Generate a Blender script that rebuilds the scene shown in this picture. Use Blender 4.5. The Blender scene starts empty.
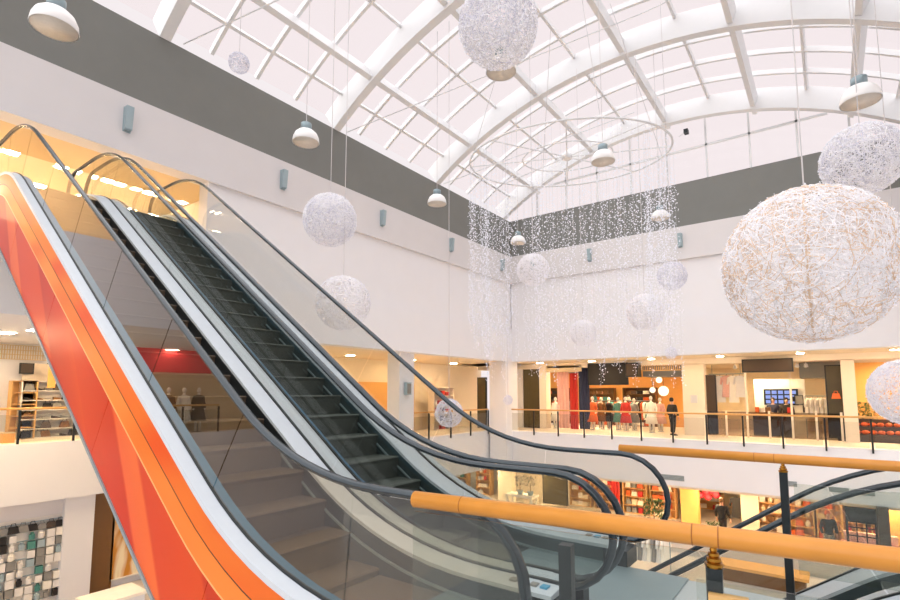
import bpy, math, random
from mathutils import Vector, Matrix
random.seed(7)
sc = bpy.context.scene
COL = sc.collection
PI = math.pi

# ------------------------------------------------------------------ camera
FOC, PPY, PITCH, HEAD, EYE = 512.0, 342.6, math.radians(5.55), math.radians(36.5), 1.6
cd = bpy.data.cameras.new('camera')
cam = bpy.data.objects.new('camera', cd)
COL.objects.link(cam)
cam.location = (0, 0, EYE)
cam.rotation_euler = (PI/2 + PITCH, 0, HEAD)
cd.sensor_width = 36.0
cd.lens = FOC/900*36
cd.shift_y = (PPY-300)/900
cd.clip_start = 0.05
cd.clip_end = 400
sc.camera = cam
sc.view_settings.view_transform = 'Standard'
sc.view_settings.look = 'None'
sc.view_settings.exposure = 0.0
sc.view_settings.gamma = 1.0
sc.cycles.transparent_max_bounces = 32
sc.cycles.max_bounces = 8

_rot = Matrix.Rotation(HEAD, 3, 'Z') @ Matrix.Rotation(PI/2 + PITCH, 3, 'X')
def ray(px, py):
    return _rot @ Vector(((px-450)/FOC, (PPY-py)/FOC, -1.0))
O = Vector((0, 0, EYE))
def ony(px, py, y):
    d = ray(px, py); return O + d*(y/d.y)
def onx(px, py, x):
    d = ray(px, py); return O + d*(x/d.x)
def onz(px, py, z):
    d = ray(px, py); return O + d*((z-EYE)/d.z)
def deep(px, py, dep):
    return O + ray(px, py)*dep

# ------------------------------------------------------------------ materials
def lin(c):
    return tuple((v/12.92 if v <= 0.04045 else ((v+0.055)/1.055)**2.4) for v in c)
def rgb(h):
    return lin(tuple(int(h[i:i+2], 16)/255 for i in (0, 2, 4)))
def newmat(name):
    m = bpy.data.materials.new(name); m.use_nodes = True
    nt = m.node_tree; nt.nodes.clear()
    out = nt.nodes.new('ShaderNodeOutputMaterial')
    return m, nt, out
def pmat(name, h, rough=0.6, metal=0.0, var=0.05, scale=6.0, emit=None, es=0.0, bump=0.0, spec=0.5):
    m, nt, out = newmat(name)
    b = nt.nodes.new('ShaderNodeBsdfPrincipled')
    c = rgb(h)
    tc = nt.nodes.new('ShaderNodeTexCoord')
    no = nt.nodes.new('ShaderNodeTexNoise'); no.inputs['Scale'].default_value = scale
    no.inputs['Detail'].default_value = 3
    nt.links.new(tc.outputs['Object'], no.inputs['Vector'])
    mx = nt.nodes.new('ShaderNodeMix'); mx.data_type = 'RGBA'
    mx.inputs[6].default_value = tuple(v*(1-var) for v in c)+(1,)
    mx.inputs[7].default_value = tuple(min(1, v*(1+var)) for v in c)+(1,)
    nt.links.new(no.outputs['Fac'], mx.inputs[0])
    nt.links.new(mx.outputs[2], b.inputs['Base Color'])
    b.inputs['Roughness'].default_value = rough
    b.inputs['Metallic'].default_value = metal
    b.inputs['Specular IOR Level'].default_value = spec
    if emit:
        b.inputs['Emission Color'].default_value = rgb(emit)+(1,)
        b.inputs['Emission Strength'].default_value = es
    if bump:
        bp = nt.nodes.new('ShaderNodeBump'); bp.inputs['Strength'].default_value = bump
        nt.links.new(no.outputs['Fac'], bp.inputs['Height'])
        nt.links.new(bp.outputs['Normal'], b.inputs['Normal'])
    nt.links.new(b.outputs[0], out.inputs[0])
    return m
def emat(name, h, s, sample=True):
    m, nt, out = newmat(name)
    e = nt.nodes.new('ShaderNodeEmission')
    e.inputs['Color'].default_value = rgb(h)+(1,)
    e.inputs['Strength'].default_value = s
    nt.links.new(e.outputs[0], out.inputs[0])
    if not sample: m.cycles.emission_sampling = 'NONE'
    return m
def glassmat(name, tint, refl=1.0, ior=1.5, rough=0.0):
    m, nt, out = newmat(name)
    t = nt.nodes.new('ShaderNodeBsdfTransparent'); t.inputs[0].default_value = rgb(tint)+(1,)
    g = nt.nodes.new('ShaderNodeBsdfGlossy'); g.inputs['Roughness'].default_value = rough
    g.inputs['Color'].default_value = (1, 1, 1, 1)
    f = nt.nodes.new('ShaderNodeFresnel'); f.inputs['IOR'].default_value = ior
    mm = nt.nodes.new('ShaderNodeMath'); mm.operation = 'MULTIPLY'; mm.inputs[1].default_value = refl
    mm.use_clamp = True
    mix = nt.nodes.new('ShaderNodeMixShader')
    ge = nt.nodes.new('ShaderNodeNewGeometry')
    sb = nt.nodes.new('ShaderNodeMath'); sb.operation = 'SUBTRACT'; sb.inputs[0].default_value = 1.0
    m2 = nt.nodes.new('ShaderNodeMath'); m2.operation = 'MULTIPLY'
    nt.links.new(ge.outputs['Backfacing'], sb.inputs[1])
    nt.links.new(f.outputs[0], mm.inputs[0]); nt.links.new(mm.outputs[0], m2.inputs[0])
    nt.links.new(sb.outputs[0], m2.inputs[1]); nt.links.new(m2.outputs[0], mix.inputs[0])
    nt.links.new(t.outputs[0], mix.inputs[1]); nt.links.new(g.outputs[0], mix.inputs[2])
    nt.links.new(mix.outputs[0], out.inputs[0])
    return m

M = {}
M['white'] = pmat('white_paint', 'eae8ea', 0.7, var=0.02, scale=1.5)
M['fascia'] = pmat('fascia_paint', 'dcd8d8', 0.7, var=0.03, scale=1.5)
M['cream'] = pmat('cream_paint', 'f6e6cf', 0.7, var=0.03)
M['tan'] = pmat('tan_paint', 'd9c19a', 0.7, var=0.04)
M['grey'] = pmat('grey_paint', '7c7d79', 0.75, var=0.05, scale=2)
M['steel_white'] = pmat('white_steel', 'dfdfe0', 0.45, var=0.02)
M['deck'] = pmat('deck_aluminium', 'c6cdd6', 0.4, 0.0, var=0.05, scale=9)
M['deck_blue_sheen'] = pmat('deck_blue_reflection', '12648f', 0.35, 0.15, var=0.08, scale=5)  # aluminium inner deck with its blue reflection put into the base colour
M['skirt'] = pmat('skirt_black', '22282b', 0.35, 0.3, var=0.2)
M['rubber'] = pmat('handrail_rubber', '202c33', 0.2, 0.3, var=0.1, spec=0.8)
M['skirt_grey'] = pmat('skirt_grey', '4c5a5e', 0.35, 0.4, var=0.15)
M['dark'] = pmat('dark_metal', '23282a', 0.4, 0.4, var=0.1)
M['wood'] = pmat('orange_wood', 'd08a38', 0.3, 0, var=0.16, scale=7, spec=0.35)
M['wood_light'] = pmat('light_wood', 'dca862', 0.4, 0, var=0.1)
M['woodjoint'] = pmat('wood_joint', 'a3601f', 0.4)
M['brass'] = pmat('brass', 'a8762c', 0.3, 0.9, var=0.1)
M['floor'] = pmat('floor_grey', 'b7bcbe', 0.25, var=0.05, scale=2)
M['ground'] = pmat('ground_floor', 'd9cdbf', 0.3, var=0.05, scale=1)
M['lampgrey'] = pmat('lamp_grey', '8fa0a6', 0.4, 0.4, var=0.05)
M['fixture'] = pmat('fixture_grey', 'a3b5bb', 0.5, 0.2, var=0.05)
M['lampwhite'] = pmat('lamp_white', 'f2f0ee', 0.35, var=0.02)
M['lampinner'] = pmat('lamp_inner', 'd6cdc2', 0.5, 0.0, var=0.1, scale=20, emit='d9c8ac', es=0.06)
M['glass'] = glassmat('clear_glass', 'f3f4f2', 1.0)
M['bglass'] = glassmat('balustrade_glass', 'ebe4d6', 1.9)
M['railglass'] = glassmat('rail_glass', 'eff2ef', 1.0)
M['roofglass'] = glassmat('roof_glass', 'fffdfd', 0.15)
M['shopglass'] = glassmat('shop_glass', 'eee6d8', 1.0)
M['smoke'] = glassmat('smoked_glass', 'd2c9bd', 1.0)
M['orange'] = None
M['wire'] = pmat('white_wire', 'f8f5f9', 0.5, var=0.08, scale=30)
M['wire_warm'] = pmat('warm_wire', 'e6cbb0', 0.5, var=0.1, scale=30)
M['wire_blue'] = pmat('lavender_wire', 'dddce8', 0.5, var=0.12, scale=30)
M['wire_faint'] = pmat('pale_thread', 'f6f3f5', 0.6, var=0.05, scale=30)
M['bulb'] = emat('led_bulb', 'f6f2fb', 0.95, False)
M['bulb2'] = emat('led_bulb_soft', 'eeeaf8', 1.0, False)
M['cable'] = pmat('cable_grey', 'cfcaca', 0.5)
M['ceil_light'] = emat('warm_ceiling_light', 'ffe9c6', 100.0)
M['red'] = pmat('red_cloth', 'c8352c', 0.7, var=0.15)
M['redsign'] = pmat('red_sign', 'd63a44', 0.5, var=0.06, emit='d63a44', es=0.25)
M['black'] = pmat('black_cloth', '2b2725', 0.8, var=0.2)
M['navy'] = pmat('navy_cloth', '333852', 0.8, var=0.3, scale=40)
M['pink'] = pmat('pink_cloth', 'f0b8a8', 0.8, var=0.2, scale=20)
M['ivory'] = pmat('ivory_cloth', 'fdf3e3', 0.8, var=0.05)
M['brown'] = pmat('brown_panel', '7a5225', 0.5, var=0.12, scale=3)
M['darkbrown'] = pmat('dark_brown', '4a3a2c', 0.5, var=0.12, scale=3)
M['olive'] = pmat('olive_dark', '4b4126', 0.4, var=0.2, scale=3)
M['orangecloth'] = pmat('orange_cloth', 'df6a30', 0.7, var=0.15)
M['orangewall'] = pmat('orange_wall', 'efb060', 0.7, var=0.06)
M['yellow'] = pmat('yellow_wall', 'f5e2c0', 0.7, var=0.05)
M['teal'] = pmat('teal_cloth', '4f8a80', 0.8, var=0.2)
M['green'] = pmat('leaf_green', '4e6a35', 0.7, var=0.35, scale=20)
M['skin'] = pmat('skin_tone', 'd8a586', 0.6, var=0.04)
M['hair'] = pmat('hair_dark', '2a1e18', 0.7, var=0.2)
M['greygoods'] = pmat('grey_goods', '8d8a84', 0.6, var=0.2)
M['whitegoods'] = pmat('white_goods', 'ece6de', 0.6, var=0.06)
M['purple'] = pmat('purple_cloth', '7d3a66', 0.8, var=0.15)
M['shelfwood'] = pmat('shelf_wood', 'd9ab6c', 0.55, var=0.12)
M['screen'] = emat('screen_blue', '9fb0ef', 1.0)
M['lampball'] = emat('lamp_ball', 'fff0d0', 1.6)
M['blue_sticker'] = pmat('blue_sticker', '4d9fc4', 0.5, var=0.05)

# steps: fine ribs along the tread
def stepmat(h, name):
    m, nt, out = newmat(name)
    b = nt.nodes.new('ShaderNodeBsdfPrincipled')
    tc = nt.nodes.new('ShaderNodeTexCoord')
    w = nt.nodes.new('ShaderNodeTexWave'); w.wave_type = 'BANDS'; w.bands_direction = 'Y'
    w.inputs['Scale'].default_value = 34; w.inputs['Distortion'].default_value = 0
    nt.links.new(tc.outputs['Object'], w.inputs['Vector'])
    no = nt.nodes.new('ShaderNodeTexNoise'); no.inputs['Scale'].default_value = 5
    nt.links.new(tc.outputs['Object'], no.inputs['Vector'])
    c = rgb(h)
    mx = nt.nodes.new('ShaderNodeMix'); mx.data_type = 'RGBA'
    mx.inputs[6].default_value = tuple(v*0.65 for v in c)+(1,); mx.inputs[7].default_value = tuple(v*1.2 for v in c)+(1,)
    ad = nt.nodes.new('ShaderNodeMath'); ad.operation = 'MULTIPLY'
    nt.links.new(w.outputs['Fac'], ad.inputs[0]); nt.links.new(no.outputs['Fac'], ad.inputs[1])
    ad2 = nt.nodes.new('ShaderNodeMath'); ad2.operation = 'MULTIPLY'; ad2.inputs[1].default_value = 1.5
    nt.links.new(ad.outputs[0], ad2.inputs[0])
    nt.links.new(ad2.outputs[0], mx.inputs[0])
    nt.links.new(mx.outputs[2], b.inputs['Base Color'])
    b.inputs['Roughness'].default_value = 0.55; b.inputs['Metallic'].default_value = 0.25
    bp = nt.nodes.new('ShaderNodeBump'); bp.inputs['Strength'].default_value = 0.4; bp.inputs['Distance'].default_value = 0.01
    nt.links.new(w.outputs['Fac'], bp.inputs['Height']); nt.links.new(bp.outputs['Normal'], b.inputs['Normal'])
    nt.links.new(b.outputs[0], out.inputs[0])
    return m
M['step_grey'] = stepmat('5c6462', 'step_grey')
M['step_brown'] = stepmat('645444', 'step_brown')

# orange cladding: printed diagonal stripes of red, vermilion and orange
def cladmat():
    m, nt, out = newmat('orange_print')
    b = nt.nodes.new('ShaderNodeBsdfPrincipled')
    tc = nt.nodes.new('ShaderNodeTexCoord')
    mp = nt.nodes.new('ShaderNodeMapping'); mp.inputs['Rotation'].default_value = (0, math.radians(28), 0)
    nt.links.new(tc.outputs['Object'], mp.inputs['Vector'])
    w = nt.nodes.new('ShaderNodeTexWave'); w.wave_type = 'BANDS'; w.bands_direction = 'X'; w.wave_profile = 'SAW'
    w.inputs['Scale'].default_value = 0.12; w.inputs['Distortion'].default_value = 1.2; w.inputs['Detail'].default_value = 1
    nt.links.new(mp.outputs[0], w.inputs['Vector'])
    r = nt.nodes.new('ShaderNodeValToRGB'); r.color_ramp.interpolation = 'LINEAR'
    el = r.color_ramp.elements
    el[0].position = 0; el[0].color = rgb('cd3a12')+(1,)
    el[1].position = 1; el[1].color = rgb('d14214')+(1,)
    for p, h in ((0.28, 'c22e0e'), (0.30, 'dd5a28'), (0.42, 'e06228'), (0.44, 'cb3a10'), (0.72, 'd04414'), (0.74, 'bb2a0c'), (0.93, 'c9360f')):
        e = el.new(p); e.color = rgb(h)+(1,)
    nt.links.new(w.outputs['Fac'], r.inputs[0])
    nt.links.new(r.outputs[0], b.inputs['Base Color'])
    b.inputs['Roughness'].default_value = 0.3; b.inputs['Specular IOR Level'].default_value = 0.18
    nt.links.new(b.outputs[0], out.inputs[0])
    return m
M['orange'] = cladmat()
def blendmat(name, h1, h2, scale):
    m, nt, out = newmat(name)
    b = nt.nodes.new('ShaderNodeBsdfPrincipled'); tc = nt.nodes.new('ShaderNodeTexCoord')
    mp = nt.nodes.new('ShaderNodeMapping'); mp.inputs['Rotation'].default_value = (0, math.radians(-30), 0); mp.inputs['Scale'].default_value = (0.35, 1, 1.6)
    no = nt.nodes.new('ShaderNodeTexNoise'); no.inputs['Scale'].default_value = scale; no.inputs['Detail'].default_value = 1
    r = nt.nodes.new('ShaderNodeValToRGB'); e = r.color_ramp.elements
    e[0].position = 0.40; e[0].color = rgb(h1)+(1,); e[1].position = 0.60; e[1].color = rgb(h2)+(1,)
    nt.links.new(tc.outputs['Object'], mp.inputs['Vector']); nt.links.new(mp.outputs[0], no.inputs['Vector'])
    nt.links.new(no.outputs['Fac'], r.inputs[0]); nt.links.new(r.outputs[0], b.inputs['Base Color'])
    b.inputs['Roughness'].default_value = 0.3; b.inputs['Specular IOR Level'].default_value = 0.18
    nt.links.new(b.outputs[0], out.inputs[0]); return m
M['orange_light'] = blendmat('orange_upper', 'd8501c', 'de762a', 0.9)
M['orange_mid'] = blendmat('orange_middle', 'da6a26', 'e2863a', 0.8)
M['orange_ridge'] = pmat('orange_ridge', 'f2a868', 0.3, var=0.05)

# ------------------------------------------------------------------ mesh helpers
class MB:
    def __init__(s): s.v = []; s.f = []; s.m = []; s.mi = 0
    def add(s, vs, fs):
        n = len(s.v); s.v += [tuple(v) for v in vs]
        for f in fs: s.f.append([n+i for i in f]); s.m.append(s.mi)
    def box(s, x0, x1, y0, y1, z0, z1):
        if x0 > x1: x0, x1 = x1, x0
        if y0 > y1: y0, y1 = y1, y0
        if z0 > z1: z0, z1 = z1, z0
        s.add([(x0,y0,z0),(x1,y0,z0),(x1,y1,z0),(x0,y1,z0),(x0,y0,z1),(x1,y0,z1),(x1,y1,z1),(x0,y1,z1)],
              [(3,2,1,0),(4,5,6,7),(0,1,5,4),(1,2,6,5),(2,3,7,6),(3,0,4,7)])
        return s
    def loft(s, rings, closed=True, cap=True):
        n = len(rings[0]); fs = []
        vs = [p for r in rings for p in r]
        for i in range(len(rings)-1):
            for j in range(n if closed else n-1):
                k = (j+1) % n
                fs.append((i*n+j, i*n+k, (i+1)*n+k, (i+1)*n+j))
        if cap and closed:
            fs.append(tuple(range(n-1, -1, -1))); fs.append(tuple((len(rings)-1)*n+j for j in range(n)))
        s.add(vs, fs); return s
    def tube(s, pts, r, n=8, r2=None, cap=True, up=None):
        pts = [Vector(p) for p in pts]; rings = []
        prev = None
        for i, p in enumerate(pts):
            t = (pts[min(i+1, len(pts)-1)] - pts[max(i-1, 0)])
            t = t.normalized() if t.length > 1e-9 else Vector((0, 0, 1))
            if up is not None: a = Vector(up)
            elif prev is not None: a = prev
            else: a = Vector((0, 0, 1)) if abs(t.z) < 0.9 else Vector((1, 0, 0))
            a = a - t*a.dot(t)
            if a.length < 1e-6: a = Vector((1, 0, 0)) - t*t.x
            a.normalize(); prev = a
            b = t.cross(a)
            rr = r[i] if isinstance(r, (list, tuple)) else r
            ra = rr; rb = (r2 if r2 is not None else rr)
            rings.append([p + a*(ra*math.cos(2*PI*k/n)) + b*(rb*math.sin(2*PI*k/n)) for k in range(n)])
        return s.loft(rings, True, cap)
    def lathe(s, prof, c=(0,0,0), n=20, cap=True):
        rings = [[(c[0]+r*math.cos(2*PI*k/n), c[1]+r*math.sin(2*PI*k/n), c[2]+z) for k in range(n)] for r, z in prof]
        return s.loft(rings, True, cap)
    def ball(s, c, r, n=10, rz=None):
        rz = rz or r; m = max(4, n//2)
        return s.lathe([(max(1e-4, r*math.sin(PI*i/m)), -rz*math.cos(PI*i/m)) for i in range(m+1)], c, n)
    def octa(s, c, r):
        x, y, z = c
        s.add([(x+r,y,z),(x-r,y,z),(x,y+r,z),(x,y-r,z),(x,y,z+r),(x,y,z-r)],
              [(0,2,4),(2,1,4),(1,3,4),(3,0,4),(2,0,5),(1,2,5),(3,1,5),(0,3,5)]); return s
    def prism(s, poly, axis, a0, a1):
        def mk(p, a): return (a, p[0], p[1]) if axis == 0 else ((p[0], a, p[1]) if axis == 1 else (p[0], p[1], a))
        return s.loft([[mk(p, a0) for p in poly], [mk(p, a1) for p in poly]])
    def build(s, name, mat, parent=None, smooth=False, loc=None):
        me = bpy.data.meshes.new(name); me.from_pydata(s.v, [], s.f)
        mats = mat if isinstance(mat, (list, tuple)) else [mat]
        for mm in mats: me.materials.append(M[mm] if isinstance(mm, str) else mm)
        if any(s.m): me.polygons.foreach_set('material_index', s.m)
        if smooth: me.polygons.foreach_set('use_smooth', [True]*len(me.polygons))
        me.update()
        import bmesh
        bm = bmesh.new(); bm.from_mesh(me); bmesh.ops.recalc_face_normals(bm, faces=bm.faces); bm.to_mesh(me); bm.free()
        o = bpy.data.objects.new(name, me); COL.objects.link(o)
        if parent: o.parent = parent
        if loc is not None: o.location = loc
        return o
def box(name, mat, x0, x1, y0, y1, z0, z1, parent=None):
    return MB().box(x0, x1, y0, y1, z0, z1).build(name, mat, parent)
def tag(o, label=None, cat=None, group=None, kind=None):
    if label: o['label'] = label
    if cat: o['category'] = cat
    if group: o['group'] = group
    if kind: o['kind'] = kind
    return o
def struct(o): o['kind'] = 'structure'; return o
def thing(name, label, cat, loc=(0,0,0), rz=0, group=None):
    o = bpy.data.objects.new(name, None); COL.objects.link(o)
    o.empty_display_size = 0.1
    o.location = loc; o.rotation_euler = (0, 0, rz)
    return tag(o, label, cat, group)
def dup(root, loc, label=None, group=None, rz=None, scale=None):
    r = root.copy(); COL.objects.link(r); r.location = loc
    if rz is not None: r.rotation_euler = (0, 0, rz)
    if scale is not None: r.scale = (scale,)*3
    if label: r['label'] = label
    if group: r['group'] = group
    for ch in list(root.children):
        c = ch.copy(); COL.objects.link(c); c.parent = r
        for g in list(ch.children):
            d = g.copy(); COL.objects.link(d); d.parent = c
    return r

# ------------------------------------------------------------------ atrium shell
XL, XR, YB = -13.4, 2.75, 23.55
ZTOP, ZG, ZF, ZS = 10.78, 8.83, 7.38, 3.2        # grey top, grey bottom, fascia bottom, soffit
ZUP = 5.17                                       # upper floor
ZM = -0.42                                       # middle gallery floor
ZGR = -5.2                                       # ground floor
YF = -7.0
struct(box('floor', 'floor', -2.6, 5.0, -5.0, 4.88, -0.5, 0.0))
struct(box('floor_ground', 'ground', -48, 14, -16, 44, ZGR-0.3, ZGR))
# left wall
struct(box('wall_left', 'fascia', XL-0.5, XL, YF, YB+0.5, ZF, ZG))
struct(box('wall_left', 'grey', XL-0.5, XL-0.03, YF, YB+0.5, ZG, ZTOP))
struct(box('wall_left', 'white', XL-0.5, XL-0.05, 6.98, YB+0.5, ZS, ZF))
struct(box('wall_left', 'white', XL-0.5, XL-0.05, YF, 6.98, ZS, ZUP))
struct(box('trim_1', 'fascia', XL-0.02, XL+0.06, YF, YB, ZF-0.02, ZF+0.1))
struct(box('trim_2', 'white', XL-0.06, XL+0.04, 6.98, YB, ZS, 4.84))
# back wall
struct(box('wall_back', 'fascia', XL, XR, YB, YB+0.5, ZF, ZG))
struct(box('wall_back', 'grey', XL, XR, YB+0.03, YB+0.5, ZG, ZTOP))
struct(box('wall_back', 'white', XL, XR, YB+0.05, YB+0.5, ZS, ZF))
struct(box('trim_3', 'fascia', XL, XR, YB-0.06, YB+0.02, ZF-0.02, ZF+0.1))
struct(box('trim_4', 'white', XL, XR, YB-0.04, YB+0.06, ZS, 4.84))
# right wall, just outside the frame
struct(box('wall_right', 'white', XR, XR+0.5, YF, YB+0.5, ZS, ZG))
struct(box('wall_right', 'grey', XR, XR+0.5, YF, YB+0.5, ZG, ZTOP))

# roof vault
RC, RZ, RR = (XL+XR)/2, -0.76, 14.06
AMAX = math.asin((XR-RC)/RR)
RR_IN = RR
def arc(a, r): return (RC + r*math.sin(a), RZ + r*math.cos(a))
NA = 36
AA = [-AMAX + 2*AMAX*i/NA for i in range(NA+1)]
RIBS = [-0.15, 5.64, 11.43, 17.2, 22.95]
for i, y in enumerate(RIBS):
    rings = []
    for a in AA:
        x0, z0 = arc(a, RR); x1, z1 = arc(a, RR+0.82)
        rings.append([(x0, y-0.14, z0), (x0, y+0.14, z0), (x1, y+0.14, z1), (x1, y-0.14, z1)])
    lab = ['white curved roof rib nearest above the escalators', 'white curved roof rib landing above the second wall lamp box',
           'white curved roof rib passing behind the largest hanging wire ball of the ceiling', 'white curved roof rib one bay before the glazed end wall',
           'white curved roof rib hard against the glazed end wall'][i]
    o = MB().loft(rings).build('trim_rib', 'steel_white'); struct(o)
HEAVY = [math.radians(d) for d in (-26.4, -13.0, 0.6, 14.2, 27.4)]
LIGHT = [math.radians(d) for d in (-31.3, -19.7, -6.2, 7.4, 20.8, 31.8)]
RIN = RR + 0.30
for a in HEAVY:
    s, c = math.sin(a), math.cos(a)
    def q(w, r): x, z = arc(a, r); return (x + w*c, z - w*s)
    poly = [q(-0.085, RR+0.10), q(0.085, RR+0.10), q(0.085, RR+0.55), q(-0.085, RR+0.55)]
    struct(MB().prism(poly, 1, YF, YB).build('trim_purlin', 'steel_white'))
for a in LIGHT:
    s, c = math.sin(a), math.cos(a)
    def q(w, r): x, z = arc(a, r); return (x + w*c, z - w*s)
    poly = [q(-0.045, RR+0.68), q(0.045, RR+0.68), q(0.045, RR+0.83), q(-0.045, RR+0.83)]
    struct(MB().prism(poly, 1, YF, YB).build('trim_glazing_bar', 'steel_white'))
for i in range(len(RIBS)-1):
    for k in (1, 2, 3):
        y = RIBS[i] + (RIBS[i+1]-RIBS[i])*k/4
        rings = []
        for a in AA:
            x0, z0 = arc(a, RR+0.66); x1, z1 = arc(a, RR+0.83)
            rings.append([(x0, y-0.05, z0), (x0, y+0.05, z0), (x1, y+0.05, z1), (x1, y-0.05, z1)])
        struct(MB().loft(rings).build('trim_glazing_bar', 'steel_white'))
rings = [[(*[arc(a, RR+0.84)[0]], YF, arc(a, RR+0.84)[1]), (arc(a, RR+0.84)[0], YB+0.2, arc(a, RR+0.84)[1]),
          (arc(a, RR+0.86)[0], YB+0.2, arc(a, RR+0.86)[1]), (arc(a, RR+0.86)[0], YF, arc(a, RR+0.86)[1])] for a in AA]
struct(MB().loft(rings).build('window_roof', 'roofglass'))
# glazed end wall
AG = [a for a in AA]
gp = [arc(a, RR+0.8) for a in AG]
poly = gp + [(XR, ZTOP), (XL, ZTOP)]
struct(MB().prism(poly, 1, YB+0.1, YB+0.13).build('window_1', 'roofglass'))
for i in range(1, 10):
    x = XL + (XR-XL)*i/10
    zt = RZ + math.sqrt((RR+0.7)**2-(x-RC)**2)
    struct(box('trim_mullion', 'steel_white', x-0.04, x+0.04, YB+0.03, YB+0.1, ZTOP-0.05, zt))
zt = 12.25; hw = math.sqrt((RR+0.2)**2-(zt-RZ)**2)
struct(box('trim_transom', 'steel_white', RC-hw, RC+hw, YB+0.03, YB+0.1, zt-0.045, zt+0.045))
# tie rods across the vault
for i, (y, x0, x1) in enumerate(((8.5, XL, -5.5), (14.3, XL, -4.0), (20.0, XL, -6.0), (14.3, XR, -4.0))):
    a1 = math.asin((x1-RC)/RR); z1 = arc(a1, RR+0.1)[1]
    struct(MB().tube([(x0, y-2.4, ZTOP+0.1), (x1, y+1.2, z1)], 0.018, 6).build('trim_tie_rod', 'steel_white'))

# small security camera on the end glazing
pc = ony(686, 132, YB-0.3)
sec = thing('security_camera', 'small black camera on a thin bracket at the end wall glazing', 'camera', (pc.x, YB-0.3, pc.z))
MB().tube([(-0.35, 0.3, 0.02), (0, 0, 0.02)], 0.015, 6).build('bracket', 'steel_white', sec)
MB().box(-0.07, 0.1, -0.16, 0.1, -0.09, 0.08).build('camera_body', 'dark', sec)

# ------------------------------------------------------------------ upper floor behind the opening
struct(box('floor_upper', 'cream', -32, XL-0.5, YF, 16, ZUP-0.3, ZUP))
struct(box('ceiling_upper', 'tan', -15.6, XL-0.5, YF, 7.6, 7.42, 7.6))
struct(box('ceiling_upper', 'cream', -34, -15.6, YF, 16, 7.9, 8.1))
struct(box('wall_upper', 'cream', -15.7, -15.6, YF, 7.6, 7.55, 8.0))
struct(box('wall_upper', 'yellow', -34.2, -34, YF, 16, ZUP, 8))
struct(box('wall_upper', 'cream', -34, XL-0.5, 7.6, 7.8, ZUP, 7.42))
struct(box('wall_upper', 'ivory', -26, -25.8, 3.6, 5.9, ZUP, 7.3))
k = 0
cl0 = None
for i in range(6):
    for j in range(7):
        x, y = -16.9 - 2.1*i, 0.0 + 1.15*j
        if cl0 is None:
            cl0 = thing('ceiling_light', 'square warm light set in the cream ceiling at the top of the escalators', 'light', (x, y, 7.86), 0, 'upper floor ceiling lights')
            box('frame', 'lampwhite', -0.17, 0.17, -0.17, 0.17, 0.0, 0.04, cl0)
            box('diffuser', 'ceil_light', -0.13, 0.13, -0.13, 0.13, -0.02, 0.0, cl0)
        else: dup(cl0, (x, y, 7.86))

# ------------------------------------------------------------------ escalators
SL = 0.695
ANG = math.atan(SL)
RISE = 5.17
HB, HT = 0.0, RISE/SL
HZ = 1.0
def base_curve(ua=-1.42, ub=9.15, n=9):
    """handrail centre line: (u, z) from the lower end to the upper end, flat - slope - flat"""
    pts = [(ua, HZ)]
    def fil(u, z, d0, d1, t):
        R = t/math.tan(ANG/2); out = []
        for i in range(n+1):
            s = i/n
            # quadratic curve through the corner
            p0 = (u-d0[0]*t, z-d0[1]*t); p2 = (u+d1[0]*t, z+d1[1]*t)
            out.append(((1-s)**2*p0[0]+2*s*(1-s)*u+s*s*p2[0], (1-s)**2*p0[1]+2*s*(1-s)*z+s*s*p2[1]))
        return out
    fl = (1, 0); sl = (math.cos(ANG), math.sin(ANG))
    pts += fil(HB, HZ, fl, sl, 0.85)
    a, b = pts[-1], None
    up = fil(HT, HZ+RISE, sl, fl, 0.85)
    b = up[0]
    for i in range(1, 20): pts.append((a[0]+(b[0]-a[0])*i/20, a[1]+(b[1]-a[1])*i/20))
    pts += up
    pts.append((ub, HZ+RISE))
    return pts
def interp(curve, u):
    for (a, za), (b, zb) in zip(curve, curve[1:]):
        if a <= u <= b: return za + (zb-za)*(u-a)/(b-a) if b > a else za
    return curve[0][1] if u < curve[0][0] else curve[-1][1]
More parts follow.
